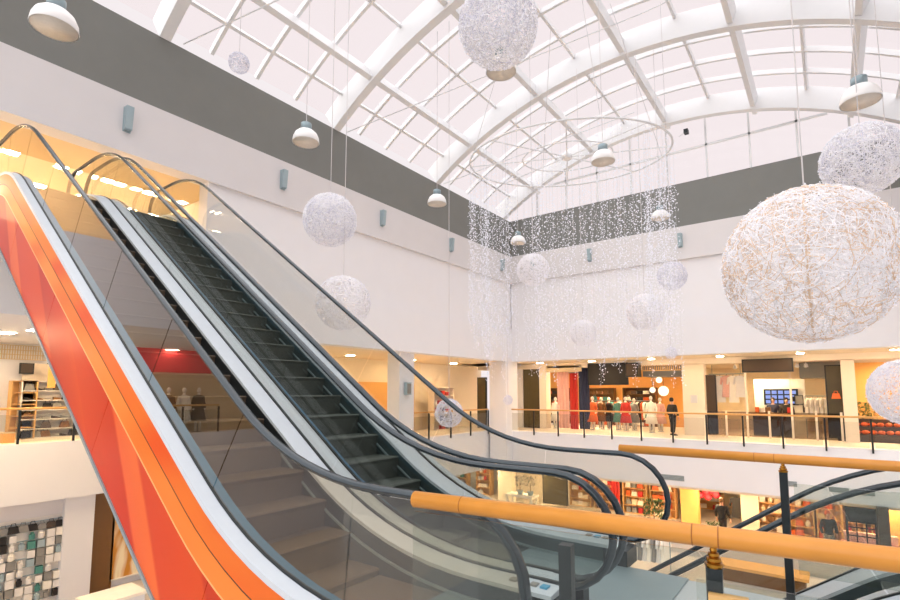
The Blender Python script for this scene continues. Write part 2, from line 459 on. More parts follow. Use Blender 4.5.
def make_escalator(name, label, X0, dr, yl, yr, il, ir, z0, stepm, clad=None, ub=9.15, deckl=None, deckr=None, innerm=('deck', 'deck'), glassm=('glass', 'glass'), group=None):
    """X0: lower bend of the handrail; dr: direction of travel up along X; yl/yr handrail planes; il/ir inner skirts"""
    yc = (yl+yr)/2
    root = thing(name, label, 'escalator', (X0, yc, z0), 0, group)
    bc = base_curve(ub=ub)
    def P(u, v, z): return (dr*u, v, z)
    def sweep(sec, u0, u1):
        us = [u0] + [p[0] for p in bc if u0 < p[0] < u1] + [u1]
        rings = []
        for u in us:
            z = interp(bc, u); e = 0.03
            tu, tz = 2*e, interp(bc, u+e)-interp(bc, u-e)
            if u-e < bc[0][0] or u+e > bc[-1][0]: tz = 0
            L = math.hypot(tu, tz); nu, nz = tz/L, -tu/L
            rings.append([P(u+nu*off, v, z+nz*off) for v, off in sec])
        return MB().loft(rings)
    ua, ubb = bc[0][0], bc[-1][0]
    def offp(u, off):
        e = 0.03; tz = interp(bc, u+e)-interp(bc, u-e)
        if u-e < bc[0][0] or u+e > bc[-1][0]: tz = 0
        L = math.hypot(2*e, tz)
        return (u+tz/L*off, interp(bc, u)-2*e/L*off)
    # handrail with loops
    for sgn, y in ((-1, yl), (1, yr)):
        v = y-yc
        path = []
        for i in range(13):
            t = -PI/2 - PI*i/12
            path.append((ua + 0.43*math.cos(t), HZ-0.41 + 0.41*math.sin(t)))
        path = [(ua+0.35, HZ-0.83)] + path + [p for p in bc[1:-1]]
        for i in range(13):
            t = PI/2 - PI*i/12
            path.append((ubb + 0.43*math.cos(t), HZ+RISE-0.41 + 0.41*math.sin(t)))
        path.append((ubb-0.35, HZ+RISE-0.83))
        pts = [Vector(P(u, v, z)) for u, z in path]
        # elliptical tube, wide across
        rings = []
        for i, p in enumerate(pts):
            t = (pts[min(i+1, len(pts)-1)]-pts[max(0, i-1)]).normalized()
            b = Vector((0, 1, 0)); a = t.cross(b)
            rings.append([p + a*(0.027*math.cos(2*PI*k/10)) + b*(0.038*math.sin(2*PI*k/10)) for k in range(10)])
        MB().loft(rings).build('handrail', 'rubber', root, True)
        # glass panels
        cuts = [ua] + [-0.62 + 1.27*i for i in range(0, 8)] + [ubb]
        for a, b in zip(cuts, cuts[1:]):
            us = [a+0.006] + [p[0] for p in bc if a+0.01 < p[0] < b-0.01] + [b-0.006]
            top = [offp(u, 0.03) for u in us]
            # joints lean back, square to the slope
            bot = [offp(u, 0.80) for u in us]
            poly = top + bot[::-1]
            if a == ua:
                lo = [(ua + 0.40*math.cos(PI/2+PI*i/8), HZ-0.41+0.38*math.sin(PI/2+PI*i/8)) for i in range(1, 8)]
                poly = top + bot[::-1] + lo[::-1]
            if b == ubb:
                lo = [(ubb + 0.40*math.cos(PI/2-PI*i/8), HZ+RISE-0.41+0.38*math.sin(PI/2-PI*i/8)) for i in range(1, 8)]
                poly = top + lo + bot[::-1]
            MB().prism([(dr*u, z) for u, z in poly], 1, v-0.006, v+0.006).build('glass_panel', glassm[0 if sgn < 0 else 1], root)
        inner = (il if sgn < 0 else ir)-yc
        sweep([(v-sgn*0.014, 0.80), (inner, 0.82), (inner, 0.85), (v-sgn*0.014, 0.85)], ua-0.05, ubb).build('inner_deck', innerm[0 if sgn < 0 else 1], root)
        sweep([(v-0.014, 0.785), (v+0.014, 0.785), (v+0.014, 0.84), (v-0.014, 0.84)], ua-0.05, ubb).build('glass_profile', 'dark', root)
        sweep([(inner, 0.85), (inner-sgn*0.012, 0.85), (inner-sgn*0.012, 1.28), (inner, 1.28)], ua+0.1, ubb-0.1).build('skirt_panel', 'skirt' if clad else 'skirt_grey', root)
        sweep([(inner-sgn*0.012, 0.97), (inner-sgn*0.03, 0.97), (inner-sgn*0.03, 0.99), (inner-sgn*0.012, 0.99)], ua+0.1, ubb-0.1).build('skirt_strip', 'lampgrey', root)
        MB().box(dr*(ua-0.12), dr*(ua+0.5), min(v-0.02, inner), max(v+0.02, inner), 0.0, HZ-0.85).build('newel_base', 'dark', root)
        outer = deckl if sgn < 0 else deckr
        if outer is not None:
            vo = outer-yc
            sweep([(v+sgn*0.014, 0.80), (vo, 0.815), (vo, 0.86), (v+sgn*0.014, 0.86)], ua-0.05, ubb).build('outer_deck', 'deck', root)
            if clad and sgn < 0:
                sweep([(vo+0.004, 0.86), (vo-0.012, 1.03), (vo+0.03, 1.03), (vo+0.05, 0.86)], ua+0.2, ubb).build('upper_cladding', 'orange_light', root)
                sweep([(vo-0.010, 1.026), (vo-0.010, 1.046), (vo+0.03, 1.046), (vo+0.03, 1.026)], ua+0.2, ubb).build('cladding_seam', 'dark', root)
                sweep([(vo-0.012, 1.042), (vo-0.03, 1.205), (vo+0.03, 1.205), (vo+0.03, 1.042)], ua+0.4, ubb).build('middle_cladding', 'orange_mid', root)
                sweep([(vo-0.031, 1.205), (vo-0.031, 1.222), (vo+0.03, 1.222), (vo+0.03, 1.205)], ua+0.4, ubb).build('cladding_ridge', 'orange_ridge', root)
                cuts = [ua+1.1] + [0.3 + 1.9*i for i in range(0, 5)] + [ubb]
                for a, b in zip(cuts, cuts[1:]):
                    sweep([(vo-0.03, 1.222), (vo-0.02, 1.94), (vo+0.02, 1.94), (vo+0.02, 1.222)], a+0.003, b-0.003).build('lower_cladding', clad, root)
                sweep([(vo-0.035, 1.94), (vo-0.035, 1.975), (vo+0.25, 1.975), (vo+0.25, 1.94)], ua+1.1, ubb).build('bottom_trim', 'lampgrey', root)
            elif not clad and sgn > 0:
                sweep([(vo, 0.86), (vo-sgn*0.03, 0.86), (vo-sgn*0.03, 1.9), (vo, 1.9)], ua+1.1, ubb).build('outer_cladding', 'deck', root)
    # underside
    lo_, hi_ = yl-yc, yr-yc
    sweep([(lo_, 1.90), (hi_, 1.90), (hi_, 1.96), (lo_, 1.96)], ua+1.1, ubb).build('underside', 'grey', root)
    # steps
    vi0, vi1 = il-yc+0.015, ir-yc-0.015
    P_U = 0.36
    n = int((HT+1.4)/P_U)
    def nose(u):
        lim = min(max(u, -0.55), HT+0.15)
        return min(max(0.0, SL*u - 0.06), RISE)
    for i in range(n):
        u = -0.55 + P_U*i
        z = nose(u)
        zb = nose(u-P_U)
        ribs = MB()
        tw = P_U
        ribs.add([], [])
        # profile: rounded nose, sloping riser
        prof = [(u+tw+0.03, z), (u+0.015, z), (u, z-0.012), (u+0.012, z-0.05), (u+0.03, max(zb, z-0.30)-0.02), (u+tw+0.03, max(zb, z-0.30)-0.02)]
        if z - zb < 0.02: prof = [(u+tw, z), (u, z), (u, z-0.04), (u+tw, z-0.04)]
        ribs.prism([(dr*a, b) for a, b in prof], 1, vi0, vi1)
        ribs.build('step', stepm, root)
    # comb and landing plates
    MB().box(dr*(-0.55), dr*(-2.05), vi0-0.05, vi1+0.05, -0.04, 0.012).build('landing_plate', 'lampgrey', root)
    MB().box(dr*(HT+0.55), dr*(ubb+0.6), vi0-0.05, vi1+0.05, RISE-0.04, RISE+0.012).build('landing_plate', 'lampgrey', root)
    # pictogram stickers on the flat lower end of the inner decks
    for vv in (yr-yc-0.10,):
        for i in range(4):
            u = ua + 0.02 + 0.085*i
            st = MB().box(dr*u, dr*(u+0.055), vv-0.03, vv+0.03, HZ-0.822, HZ-0.797).build('sticker', ['blue_sticker', 'greygoods', 'blue_sticker', 'greygoods'][i], root)
    return root

EA = make_escalator('escalator', 'escalator with bright orange side panels, nearer of the two climbing left', -3.12, -1,
                    2.345, 3.62, 2.465, 3.415, 0.0, 'step_brown', clad='orange', deckl=2.22, deckr=3.735, ub=9.2, innerm=('deck_blue_sheen', 'deck'), glassm=('bglass', 'glass'))
EB = make_escalator('escalator', 'escalator with dark grey steps climbing left beyond the orange one', -3.12, -1,
                    3.84, 5.12, 3.93, 4.85, 0.0, 'step_grey', deckl=3.735, deckr=5.30, ub=8.9, innerm=('deck_blue_sheen', 'deck'))
EC = make_escalator('escalator', 'lower escalator descending behind the wooden rails at right', -7.1, 1,
                    5.62, 6.70, 5.90, 6.36, -5.2, 'step_grey', deckl=5.48, deckr=6.86)
struct(box('floor_landing', 'floor', XL-0.5, -11.6, 2.1, 5.1, ZUP-0.3, ZUP-0.05))

# ------------------------------------------------------------------ wooden rails near the camera
def rail_pipe(parent, p0, p1, r, joints=()):
    MB().tube([p0, p1], r, 20).build('handrail', 'wood', parent, True)
    d = (Vector(p1)-Vector(p0)).normalized()
    for x in joints:
        c = Vector(p0) + d*(x)
        MB().tube([c-d*0.0022, c+d*0.0022], r+0.001, 20).build('joint_ring', 'woodjoint', parent, True)
def finial_post(parent, x, y, z0, ztop, w, cone=True):
    p = MB().box(x-w/2, x+w/2, y-w/2, y+w/2, z0, ztop-0.07).build('post', 'dark', parent)
    if cone:
        MB().lathe([(w*0.55, 0), (w*0.6, 0.006), (w*0.6, 0.014), (w*0.42, 0.018), (w*0.5, 0.024), (w*0.47, 0.034), (w*0.32, 0.037), (w*0.38, 0.043), (w*0.35, 0.052), (w*0.2, 0.055), (w*0.25, 0.061), (w*0.2, 0.072)], (x, y, ztop-0.07), 18).build('finial', 'brass', p)
Y1, Z1 = 0.0, 1.05
pa, pb = onz(415, 499, Z1), onz(900, 560.5, Z1)
r1 = thing('railing', 'near railing with thick orange wooden handrail crossing the lower right corner', 'railing', (pa.x, pa.y, 0), math.atan2(pb.y-pa.y, pb.x-pa.x))
ppost = (onz(713, 535, Z1)-pa).length
rail_pipe(r1, (0, 0, Z1), (4.4, 0, Z1), 0.041, (0.28, ppost-0.07, ppost+0.02))
for x in (0.8, ppost, ppost+1.45, ppost+2.7): finial_post(r1, x, 0, 0, Z1-0.041, 0.055, x > 1)
for x0, x1, zt in ((0.02, ppost-0.02, Z1-0.05), (ppost-0.06, ppost+1.41, Z1-0.15), (ppost+1.49, ppost+2.66, Z1-0.15)):
    MB().box(x0, x1, -0.045, -0.033, 0.08, zt).build('glass_panel', 'railglass', r1)
for x in (ppost, ppost+1.45):
    MB().box(x-0.02, x+0.11, -0.062, -0.02, Z1-0.235, Z1-0.195).build('glass_clamp', 'shelfwood', r1)
Y2, Z2 = 5.34, ony(782, 459, 5.34).z
r2 = thing('railing', 'farther railing with slim orange wooden handrail beside the escalator foot', 'railing', (0, 0, 0))
rail_pipe(r2, (-1.78, Y2, Z2), (3.2, Y2, Z2), 0.042, (1.2, 1.35))
for x in (ony(785, 500, Y2).x, 1.5, 3.0): 
    finial_post(r2, x, Y2, -0.42, Z2-0.042, 0.06)
    MB().box(x-0.02, x+0.02, 4.88, Y2-0.03, -0.36, -0.30).box(x-0.02, x+0.02, 4.88, Y2-0.03, -0.20, -0.14).build('side_bracket', 'dark', r2)
for x0, x1 in ((-0.30, 1.46), (1.54, 2.96)):
    MB().box(x0, x1, Y2-0.006, Y2+0.006, 0.08, Z2-0.2).build('glass_panel', 'railglass', r2)

# ------------------------------------------------------------------ middle gallery
struct(box('floor_gallery', 'cream', XL-1.1, XR+4, YB+0.4, 32.5, -0.7, ZM))
struct(box('trim_slab_back', 'white', XL-1.1, XR+4, YB, YB+0.4, -2.34, ZM+0.02))
struct(box('ceiling_gallery', 'yellow', XL-4, XR+4, YB+0.5, 26.5, ZS, ZS+0.2))
struct(box('ceiling_shops', 'cream', XL-4, XR+4, 26.4, 33, 2.95, 3.2))
struct(box('wall_shops', 'yellow', XL-4, XR+4, 32.3, 32.5, ZM, 3.2))
struct(box('floor_left', 'cream', XL-6, -14.9, 9.3, YB+4, -0.7, ZM))
struct(box('trim_slab_left', 'white', -14.9, -14.5, 9.3, YB, -2.34, ZM+0.02))
struct(box('ceiling_left', 'yellow', XL-6, XL-0.5, 7, YB+4, ZS, ZS+0.2))
# left gallery seen past the second escalator: pale wall, column, doorway
struct(box('wall_left_gallery', 'yellow', -18.2, -18, 8, 21.6, ZM, ZS))
struct(box('column_1', 'white', -14.4, -13.75, 15.2, 16.1, ZM, ZS))
struct(box('column_2', 'white', -14.4, -13.4, YB-0.6, YB+0.6, -2.3, ZS))
struct(box('door_1', 'orangewall', -18.0, -17.9, 17.0, 21.0, ZM, 2.1))
# recess at far left with its own gallery
struct(box('floor_recess', 'cream', -24, -20.3, -14, 9.3, -0.4, 0))
struct(box('trim_slab_recess', 'white', -20.3, -20, -14, 9.3, -1.8, 0.02))
struct(box('ceiling_recess', 'white', -24, XL-0.5, -14, 9.3, 3.3, 3.5))
struct(box('wall_recess', 'white', -23.2, -23, -14, 9.3, 0, 3.3))
struct(box('wall_recess', 'white', -24, -20, 9.3, 9.5, -5.2, 3.4))

def gallery_rail(name, label, pts, h, nposts, gap_posts=None):
    r = thing(name, label, 'railing', pts[0])
    a = Vector((0, 0, 0)); b = Vector(pts[1])-Vector(pts[0])
    MB().tube([a+Vector((0,0,h)), b+Vector((0,0,h))], 0.036, 10).build('handrail', 'wood_light', r, True)
    d = b.normalized(); L = b.length
    for i in range(nposts):
        c = d*(L*i/(nposts-1)) if gap_posts is None else d*gap_posts[i]
        MB().box(c.x-0.03, c.x+0.03, c.y-0.03, c.y+0.03, -0.12, h-0.05).build('post', 'dark', r)
    nrm = Vector((-d.y, d.x, 0))*0.006
    for i in range(nposts-1):
        c0 = d*(L*i/(nposts-1)+0.08); c1 = d*(L*(i+1)/(nposts-1)-0.08)
        MB().loft([[c0-nrm+Vector((0,0,0.08)), c0+nrm+Vector((0,0,0.08)), c0+nrm+Vector((0,0,h-0.18)), c0-nrm+Vector((0,0,h-0.18))],
                   [c1-nrm+Vector((0,0,0.08)), c1+nrm+Vector((0,0,0.08)), c1+nrm+Vector((0,0,h-0.18)), c1-nrm+Vector((0,0,h-0.18))]]).build('glass_panel', 'glass', r)
    return r
gallery_rail('railing', 'long gallery railing with light wooden handrail in front of the far shops', ((-13.45, YB-0.05, ZM), (2.4, YB-0.05, ZM)), 1.14, 13)
gallery_rail('railing', 'short gallery railing between the white column and the corner pier', ((-14.45, 16.3, ZM), (-14.45, 22.9, ZM)), 1.14, 5)
gallery_rail('railing', 'railing of the far left gallery beside the orange panels', ((-20.05, -6.6, 0), (-20.05, 9.2, 0)), 1.1, 12)

# ------------------------------------------------------------------ shop fitting kit
def area(name, loc, sx, sy, power, col):
    l = bpy.data.lights.new(name, 'AREA'); l.shape = 'RECTANGLE'; l.size = sx; l.size_y = sy
    l.energy = power; l.color = col
    o = bpy.data.objects.new(name, l); COL.objects.link(o); o.location = loc
    return o
WARM = (1.0, 0.72, 0.42)
def mannequin(label, x, y, z, mat, h=1.75, rz=0, skirt=True):
    m = thing('mannequin', label, 'mannequin', (x, y, z), rz)
    s = h/1.75
    MB().lathe([(0.16, 0), (0.16, 0.015), (0.02, 0.02), (0.02, 0.3)], n=14).build('stand', 'lampgrey', m)
    b = MB()
    b.tube([(0, 0, 0.85*s), (0, 0, 1.0*s), (0, 0, 1.2*s), (0, 0, 1.38*s), (0, 0, 1.46*s), (0, 0, 1.52*s)], [0.13, 0.12, 0.12, 0.16, 0.06, 0.05], 12)
    b.ball((0, 0, 1.63*s), 0.085, 10, 0.115)
    for sg in (-1, 1):
        b.tube([(sg*0.17, 0, 1.4*s), (sg*0.24, 0.02, 1.12*s), (sg*0.23, -0.08, 0.86*s)], [0.05, 0.042, 0.032], 8)
        b.tube([(sg*0.08, 0, 0.9*s), (sg*0.09, -0.02, 0.48*s), (sg*0.09, 0, 0.04)], [0.085, 0.06, 0.04], 8)
    b.build('body', 'ivory', m, True)
    g = MB()
    if skirt: g.lathe([(0.30, 0.42*s), (0.24, 0.75*s), (0.17, 1.0*s), (0.165, 1.15*s), (0.20, 1.36*s), (0.08, 1.45*s)], n=14)
    else:
        g.lathe([(0.19, 0.8*s), (0.18, 1.0*s), (0.20, 1.36*s), (0.08, 1.46*s)], n=14)
    for sg in (-1, 1): g.tube([(sg*0.15, 0, 1.4*s), (sg*0.24, 0.02, 1.12*s), (sg*0.23, -0.07, 0.92*s)], [0.075, 0.06, 0.05], 8)
    g.build('garment', mat, m, True)
    return m
def garment(label, x, y, z, mat, w=0.42, h=0.95, group=None, rz=0):
    """a garment on its hanger; origin at the hook"""
    g = thing('hanging_garment', label, 'garment', (x, y, z), rz, group)
    MB().tube([(0, 0, 0), (0.02, 0, -0.03), (0, 0, -0.07), (-w/2+0.03, 0, -0.13)], 0.006, 5).tube([(0, 0, -0.07), (w/2-0.03, 0, -0.13)], 0.006, 5).build('hanger', 'dark', g)
    c = MB()
    c.loft([[(-w*k/2, -t, zz), (w*k/2, -t, zz), (w*k/2, t, zz), (-w*k/2, t, zz)] for k, t, zz in ((0.35, 0.03, -0.08), (1.0, 0.05, -0.16), (0.78, 0.06, -0.4), (0.85, 0.06, -0.7), (1.05, 0.07, -h))])
    for sg in (-1, 1): c.tube([(sg*w*0.46, 0, -0.17), (sg*w*0.62, 0, -0.5)], [0.06, 0.045], 6)
    c.build('cloth', mat, g)
    return g
def clothes_rail(label, x, y, z, w, h=1.5, rz=0):
    r = thing('clothes_rail', label, 'clothes rail', (x, y, z), rz)
    for sg in (-1, 1):
        MB().tube([(sg*w/2, 0, 0), (sg*w/2, 0, h)], 0.015, 6).tube([(sg*w/2, -0.22, 0.02), (sg*w/2, 0.22, 0.02)], 0.015, 6).build('upright', 'lampgrey', r)
    MB().tube([(-w/2, 0, h), (w/2, 0, h)], 0.015, 6).build('rail', 'lampgrey', r)
    return r
def shelf_unit(label, x, y, z, w, h, d, n, mat='shelfwood', rz=0):
    s = thing('shelf_unit', label, 'shelf unit', (x, y, z), rz)
    for sg in (-1, 1): MB().box(sg*w/2-0.02, sg*w/2+0.02, -d/2, d/2, 0, h).build('side_panel', mat, s)
    MB().box(-w/2, w/2, d/2-0.02, d/2, 0, h).build('back_panel', mat, s)
    for i in range(n+1): MB().box(-w/2, w/2, -d/2, d/2, h*i/n-(0.03 if i else 0), h*i/n+(0 if i else 0.03)).build('shelf', mat, s)
    return s
GOOD_M = ['red', 'ivory', 'whitegoods', 'orangecloth', 'brown', 'greygoods', 'shelfwood', 'darkbrown', 'tan', 'pink']
_protos = {}
def good(kind, mat, group, label):
    key = (kind, mat, group)
    if key not in _protos:
        m = MB()
        if kind == 'box': m.box(-0.11, 0.11, -0.08, 0.08, 0, 0.26)
        elif kind == 'jar': m.lathe([(0.07, 0), (0.09, 0.03), (0.09, 0.17), (0.05, 0.21), (0.055, 0.26)], n=10)
        elif kind == 'stack': m.box(-0.16, 0.16, -0.12, 0.12, 0, 0.06).box(-0.15, 0.15, -0.12, 0.12, 0.065, 0.12).box(-0.16, 0.15, -0.12, 0.12, 0.125, 0.19)
        elif kind == 'bag': m.loft([[(-0.16, -0.06, 0), (0.16, -0.06, 0), (0.16, 0.06, 0), (-0.16, 0.06, 0)], [(-0.11, -0.03, 0.22), (0.11, -0.03, 0.22), (0.11, 0.03, 0.22), (-0.11, 0.03, 0.22)]]).tube([(-0.07, 0, 0.21), (-0.05, 0, 0.31), (0.05, 0, 0.31), (0.07, 0, 0.21)], 0.012, 5)
        elif kind == 'shoe': m.loft([[(-0.13, -0.04, 0), (-0.13, 0.04, 0), (-0.13, 0.035, 0.1), (-0.13, -0.035, 0.1)], [(0, -0.04, 0), (0, 0.04, 0), (0, 0.035, 0.07), (0, -0.035, 0.07)], [(0.14, -0.03, 0), (0.14, 0.03, 0), (0.14, 0.025, 0.03), (0.14, -0.025, 0.03)]])
        o = m.build({'box': 'boxed_good', 'jar': 'jar', 'stack': 'folded_garments', 'bag': 'handbag', 'shoe': 'shoe'}[kind], mat)
        tag(o, label, {'box': 'box', 'jar': 'jar', 'stack': 'clothes', 'bag': 'handbag', 'shoe': 'shoe'}[kind], group)
        _protos[key] = [o, False]
    pr = _protos[key]
    if not pr[1]: pr[1] = True; return pr[0]
    c = pr[0].copy(); COL.objects.link(c); return c
CN = {'red': 'red', 'ivory': 'ivory', 'whitegoods': 'white', 'orangecloth': 'orange', 'brown': 'brown', 'greygoods': 'grey', 'shelfwood': 'tan',
      'darkbrown': 'dark brown', 'yellow': 'pale yellow', 'tan': 'sandy', 'pink': 'pink', 'black': 'black', 'navy': 'navy', 'teal': 'teal', 'green': 'green'}
KN = {'box': 'boxed good', 'jar': 'jar', 'stack': 'folded stack of clothes', 'bag': 'handbag', 'shoe': 'shoe'}
def fill_shelf(x, y, z, w, h, d, n, kinds, mats, where, rz=0, step=0.3, skip=0.15):
    ca, sa = math.cos(rz), math.sin(rz)
    for i in range(n):
        zz = z + h*i/n + 0.005 + (0.025 if i == 0 else 0)
        k = int((w-0.16)/step)
        for j in range(k):
            if random.random() < skip: continue
            lx = -w/2+0.08+step*(j+0.5); ly = -0.03
            kd, mt = random.choice(kinds), random.choice(mats)
            o = good(kd, mt, '%s goods %s' % (CN[mt], where), '%s %s %s' % (CN[mt], KN[kd], where))
            o.location = (x+lx*ca-ly*sa, y+lx*sa+ly*ca, zz); o.rotation_euler = (0, 0, rz+random.uniform(-0.15, 0.15))
            o['group'] = '%s %ss %s' % (CN[mt], KN[kd], where)

def skin(name, joints, edges, mat, parent, sub=1):
    me = bpy.data.meshes.new(name)
    me.from_pydata([j[:3] for j in joints], edges, [])
    me.materials.append(M[mat])
    o = bpy.data.objects.new(name, me); COL.objects.link(o); o.parent = parent
    sm = o.modifiers.new('skin', 'SKIN'); sm.use_smooth_shade = True
    for i, j in enumerate(joints):
        d = me.skin_vertices[0].data[i]
        r = j[3]; d.radius = r if isinstance(r, tuple) else (r, r)
        d.use_root = (i == 0)
    s = o.modifiers.new('sub', 'SUBSURF'); s.levels = sub; s.render_levels = sub
    return o
def person(label, x, y, z, rz, coat='black', trousers='black', hairm='hair', stride=0.12, h=1.74, long_coat=True, bend=0.0):
    p = thing('person', label, 'person', (x, y, z), rz)
    k = h/1.74
    J = [(0, 0, 0.95, (0.13, 0.10)), (0, 0, 1.12, (0.13, 0.09)), (0, 0.0, 1.33, (0.16, 0.10)), (0, 0, 1.44, (0.09, 0.07)), (0, 0.01, 1.50, 0.05), (0, -0.005, 1.58, (0.068, 0.078)), (0, -0.01, 1.67, (0.075, 0.09)), (0, 0, 1.735, 0.045)]
    E = [(i, i+1) for i in range(7)]
    def chain(root, pts):
        a = root
        for q in pts: J.append(q); E.append((a, len(J)-1)); a = len(J)-1
        return a
    for sg in (-1, 1):
        st = stride*sg
        chain(0, [(sg*0.09, 0, 0.88, 0.09), (sg*0.10, -0.5*st-0.02, 0.50, 0.062), (sg*0.10, -st+0.03, 0.09, 0.042), (sg*0.11, -st-0.13, 0.035, (0.04, 0.03))])
        w = chain(2, [(sg*0.19, 0, 1.40, 0.055), (sg*0.25, 0.02, 1.13, 0.045), (sg*0.24, -0.09+st*0.6, 0.90, 0.030), (sg*0.24, -0.11+st*0.6, 0.83, (0.034, 0.02))])
        wx, wy, wz, _ = J[w]
        for f, (dx, ln) in enumerate(((-0.022, 0.075), (-0.008, 0.085), (0.008, 0.08), (0.022, 0.062))):
            chain(w, [(wx+dx*0.6, wy-0.012+dx, wz-0.04, 0.009), (wx+dx*0.6, wy-0.02+dx, wz-0.04-ln*0.55, 0.008), (wx+dx*0.6-sg*0.012, wy-0.018+dx, wz-0.04-ln, 0.007)])
        chain(w, [(wx-sg*0.018, wy-0.035, wz-0.005, 0.010), (wx-sg*0.03, wy-0.05, wz-0.045, 0.008)])
    # nose and ears
    chain(6, [(0, -0.098, 1.635, 0.014)]); chain(6, [(0.078, 0.0, 1.645, 0.014)]); chain(6, [(-0.078, 0.0, 1.645, 0.014)])
    J = [(a*k, b*k, c*k, r) for a, b, c, r in J]
    skin('body', J, E, 'skin', p)
    f = MB()
    for sg in (-1, 1): f.ball((sg*0.03*k, -0.083*k, 1.665*k), 0.009, 6)
    f.build('eyes', 'black', p)
    MB().tube([(-0.022*k, -0.085*k, 1.595*k), (0, -0.092*k, 1.593*k), (0.022*k, -0.085*k, 1.595*k)], 0.005, 5).build('mouth', 'red', p)
    hm = MB(); hm.lathe([(0.001, 0.13), (0.06, 0.12), (0.092, 0.07), (0.098, 0.01), (0.088, -0.06), (0.05, -0.07)], (0, 0.022*k, 1.655*k), 14)
    hm.build('hair', hairm, p, True)
    # trousers
    TJ = [(0, 0, 0.97, (0.145, 0.115))]; TE = []
    for sg in (-1, 1):
        st = stride*sg; a = 0
        for q in ((sg*0.09, 0, 0.87, 0.105), (sg*0.10, -0.5*st-0.02, 0.50, 0.08), (sg*0.10, -st+0.03, 0.11, 0.062)):
            TJ.append(q); TE.append((a, len(TJ)-1)); a = len(TJ)-1
        MB().loft([[(sg*0.11-0.045, -st+0.08, 0), (sg*0.11+0.045, -st+0.08, 0), (sg*0.11+0.045, -st+0.08, 0.09), (sg*0.11-0.045, -st+0.08, 0.09)],
                   [(sg*0.11-0.045, -st-0.04, 0), (sg*0.11+0.045, -st-0.04, 0), (sg*0.11+0.04, -st-0.04, 0.08), (sg*0.11-0.04, -st-0.04, 0.08)],
                   [(sg*0.11-0.035, -st-0.18, 0), (sg*0.11+0.035, -st-0.18, 0), (sg*0.11+0.03, -st-0.18, 0.04), (sg*0.11-0.03, -st-0.18, 0.04)]]).build('shoe', 'darkbrown', p)
    skin('trousers', [(a*k, b*k, c*k, r) for a, b, c, r in TJ], TE, trousers, p)
    # coat
    zb = 0.62 if long_coat else 0.86
    CJ = [(0, 0, 1.15, (0.165, 0.125)), (0, 0, 0.95, (0.18, 0.14)), (0, 0, zb, (0.21, 0.16)), (0, 0, 1.34, (0.195, 0.13)), (0, 0, 1.45, (0.10, 0.085))]
    CE = [(0, 1), (1, 2), (0, 3), (3, 4)]
    for sg in (-1, 1):
        st = stride*sg; a = 3
        for q in ((sg*0.20, 0, 1.39, 0.075), (sg*0.26, 0.02, 1.13, 0.065), (sg*0.245, -0.085+st*0.6, 0.92, 0.052)):
            CJ.append(q); CE.append((a, len(CJ)-1)); a = len(CJ)-1
    skin('coat', [(a*k, b*k, c*k, r) for a, b, c, r in CJ], CE, coat, p)
    return p
def plain(name, label, cat, mat, x0, x1, y0, y1, z0, z1, group=None):
    """a framed slab: board with a raised edge"""
    o = thing(name, label, cat, ((x0+x1)/2, (y0+y1)/2, z0), 0, group)
    w, d, h = abs(x1-x0)/2, abs(y1-y0)/2, z1-z0
    MB().box(-w, w, -d, d, 0, h).build('board', mat, o)
    f = MB()
    if w >= d:
        e = min(0.05, w*0.2, h*0.2)
        f.box(-w-e, w+e, -d-0.02, d, -e, 0).box(-w-e, w+e, -d-0.02, d, h, h+e).box(-w-e, -w, -d-0.02, d, 0, h).box(w, w+e, -d-0.02, d, 0, h)
    else:
        e = min(0.05, d*0.2, h*0.2)
        f.box(-w, w+0.02, -d-e, d+e, -e, 0).box(-w, w+0.02, -d-e, d+e, h, h+e).box(-w, w+0.02, -d-e, -d, 0, h).box(-w, w+0.02, d, d+e, 0, h)
    f.build('edge_frame', mat if mat in ('brown', 'fascia', 'tan') else ('ivory' if mat == 'leafprint' else 'dark'), o)
    return o
def rect(px0, px1, py0, py1, Y):
    a = ony(px0, (py0+py1)/2, Y); b = ony(px1, (py0+py1)/2, Y); cx = (px0+px1)/2
    return a.x, b.x, ony(cx, py1, Y).z, ony(cx, py0, Y).z

# ------------------------------------------------------------------ middle gallery shops (front at y = 26.5)
FY = 26.5
def pier(px0, px1, mat='cream', y=FY, z0=ZM, z1=3.2, d=0.6):
    a, b = ony(px0, 400, y).x, ony(px1, 400, y).x
    return struct(box('wall_pier', mat, a, b, y, y+d, z0, z1))
struct(box('wall_pier', 'white', XL-1, ony(517, 400, FY).x, FY, FY+0.6, ZM, ZS))
pier(539.5, 546); pier(683, 705); pier(843, 857)
struct(box('wall_header', 'cream', XL-1, XR+4, FY, FY+0.3, 2.93, ZS))
for i, px in enumerate((600, 694)):
    x = ony(px, 400, FY+1).x
    struct(box('wall_partition', 'yellow', x-0.06, x+0.06, FY+0.6, 32.3, ZM, 2.95)) if i else None
# dark narrow window
x0, x1, z0, z1 = rect(519, 539, 367, 427, FY+0.15)
plain('display_window', 'narrow dark display window between white pier and clothes shop', 'window', 'olive', x0, x1, FY+0.15, FY+0.25, z0, z1)
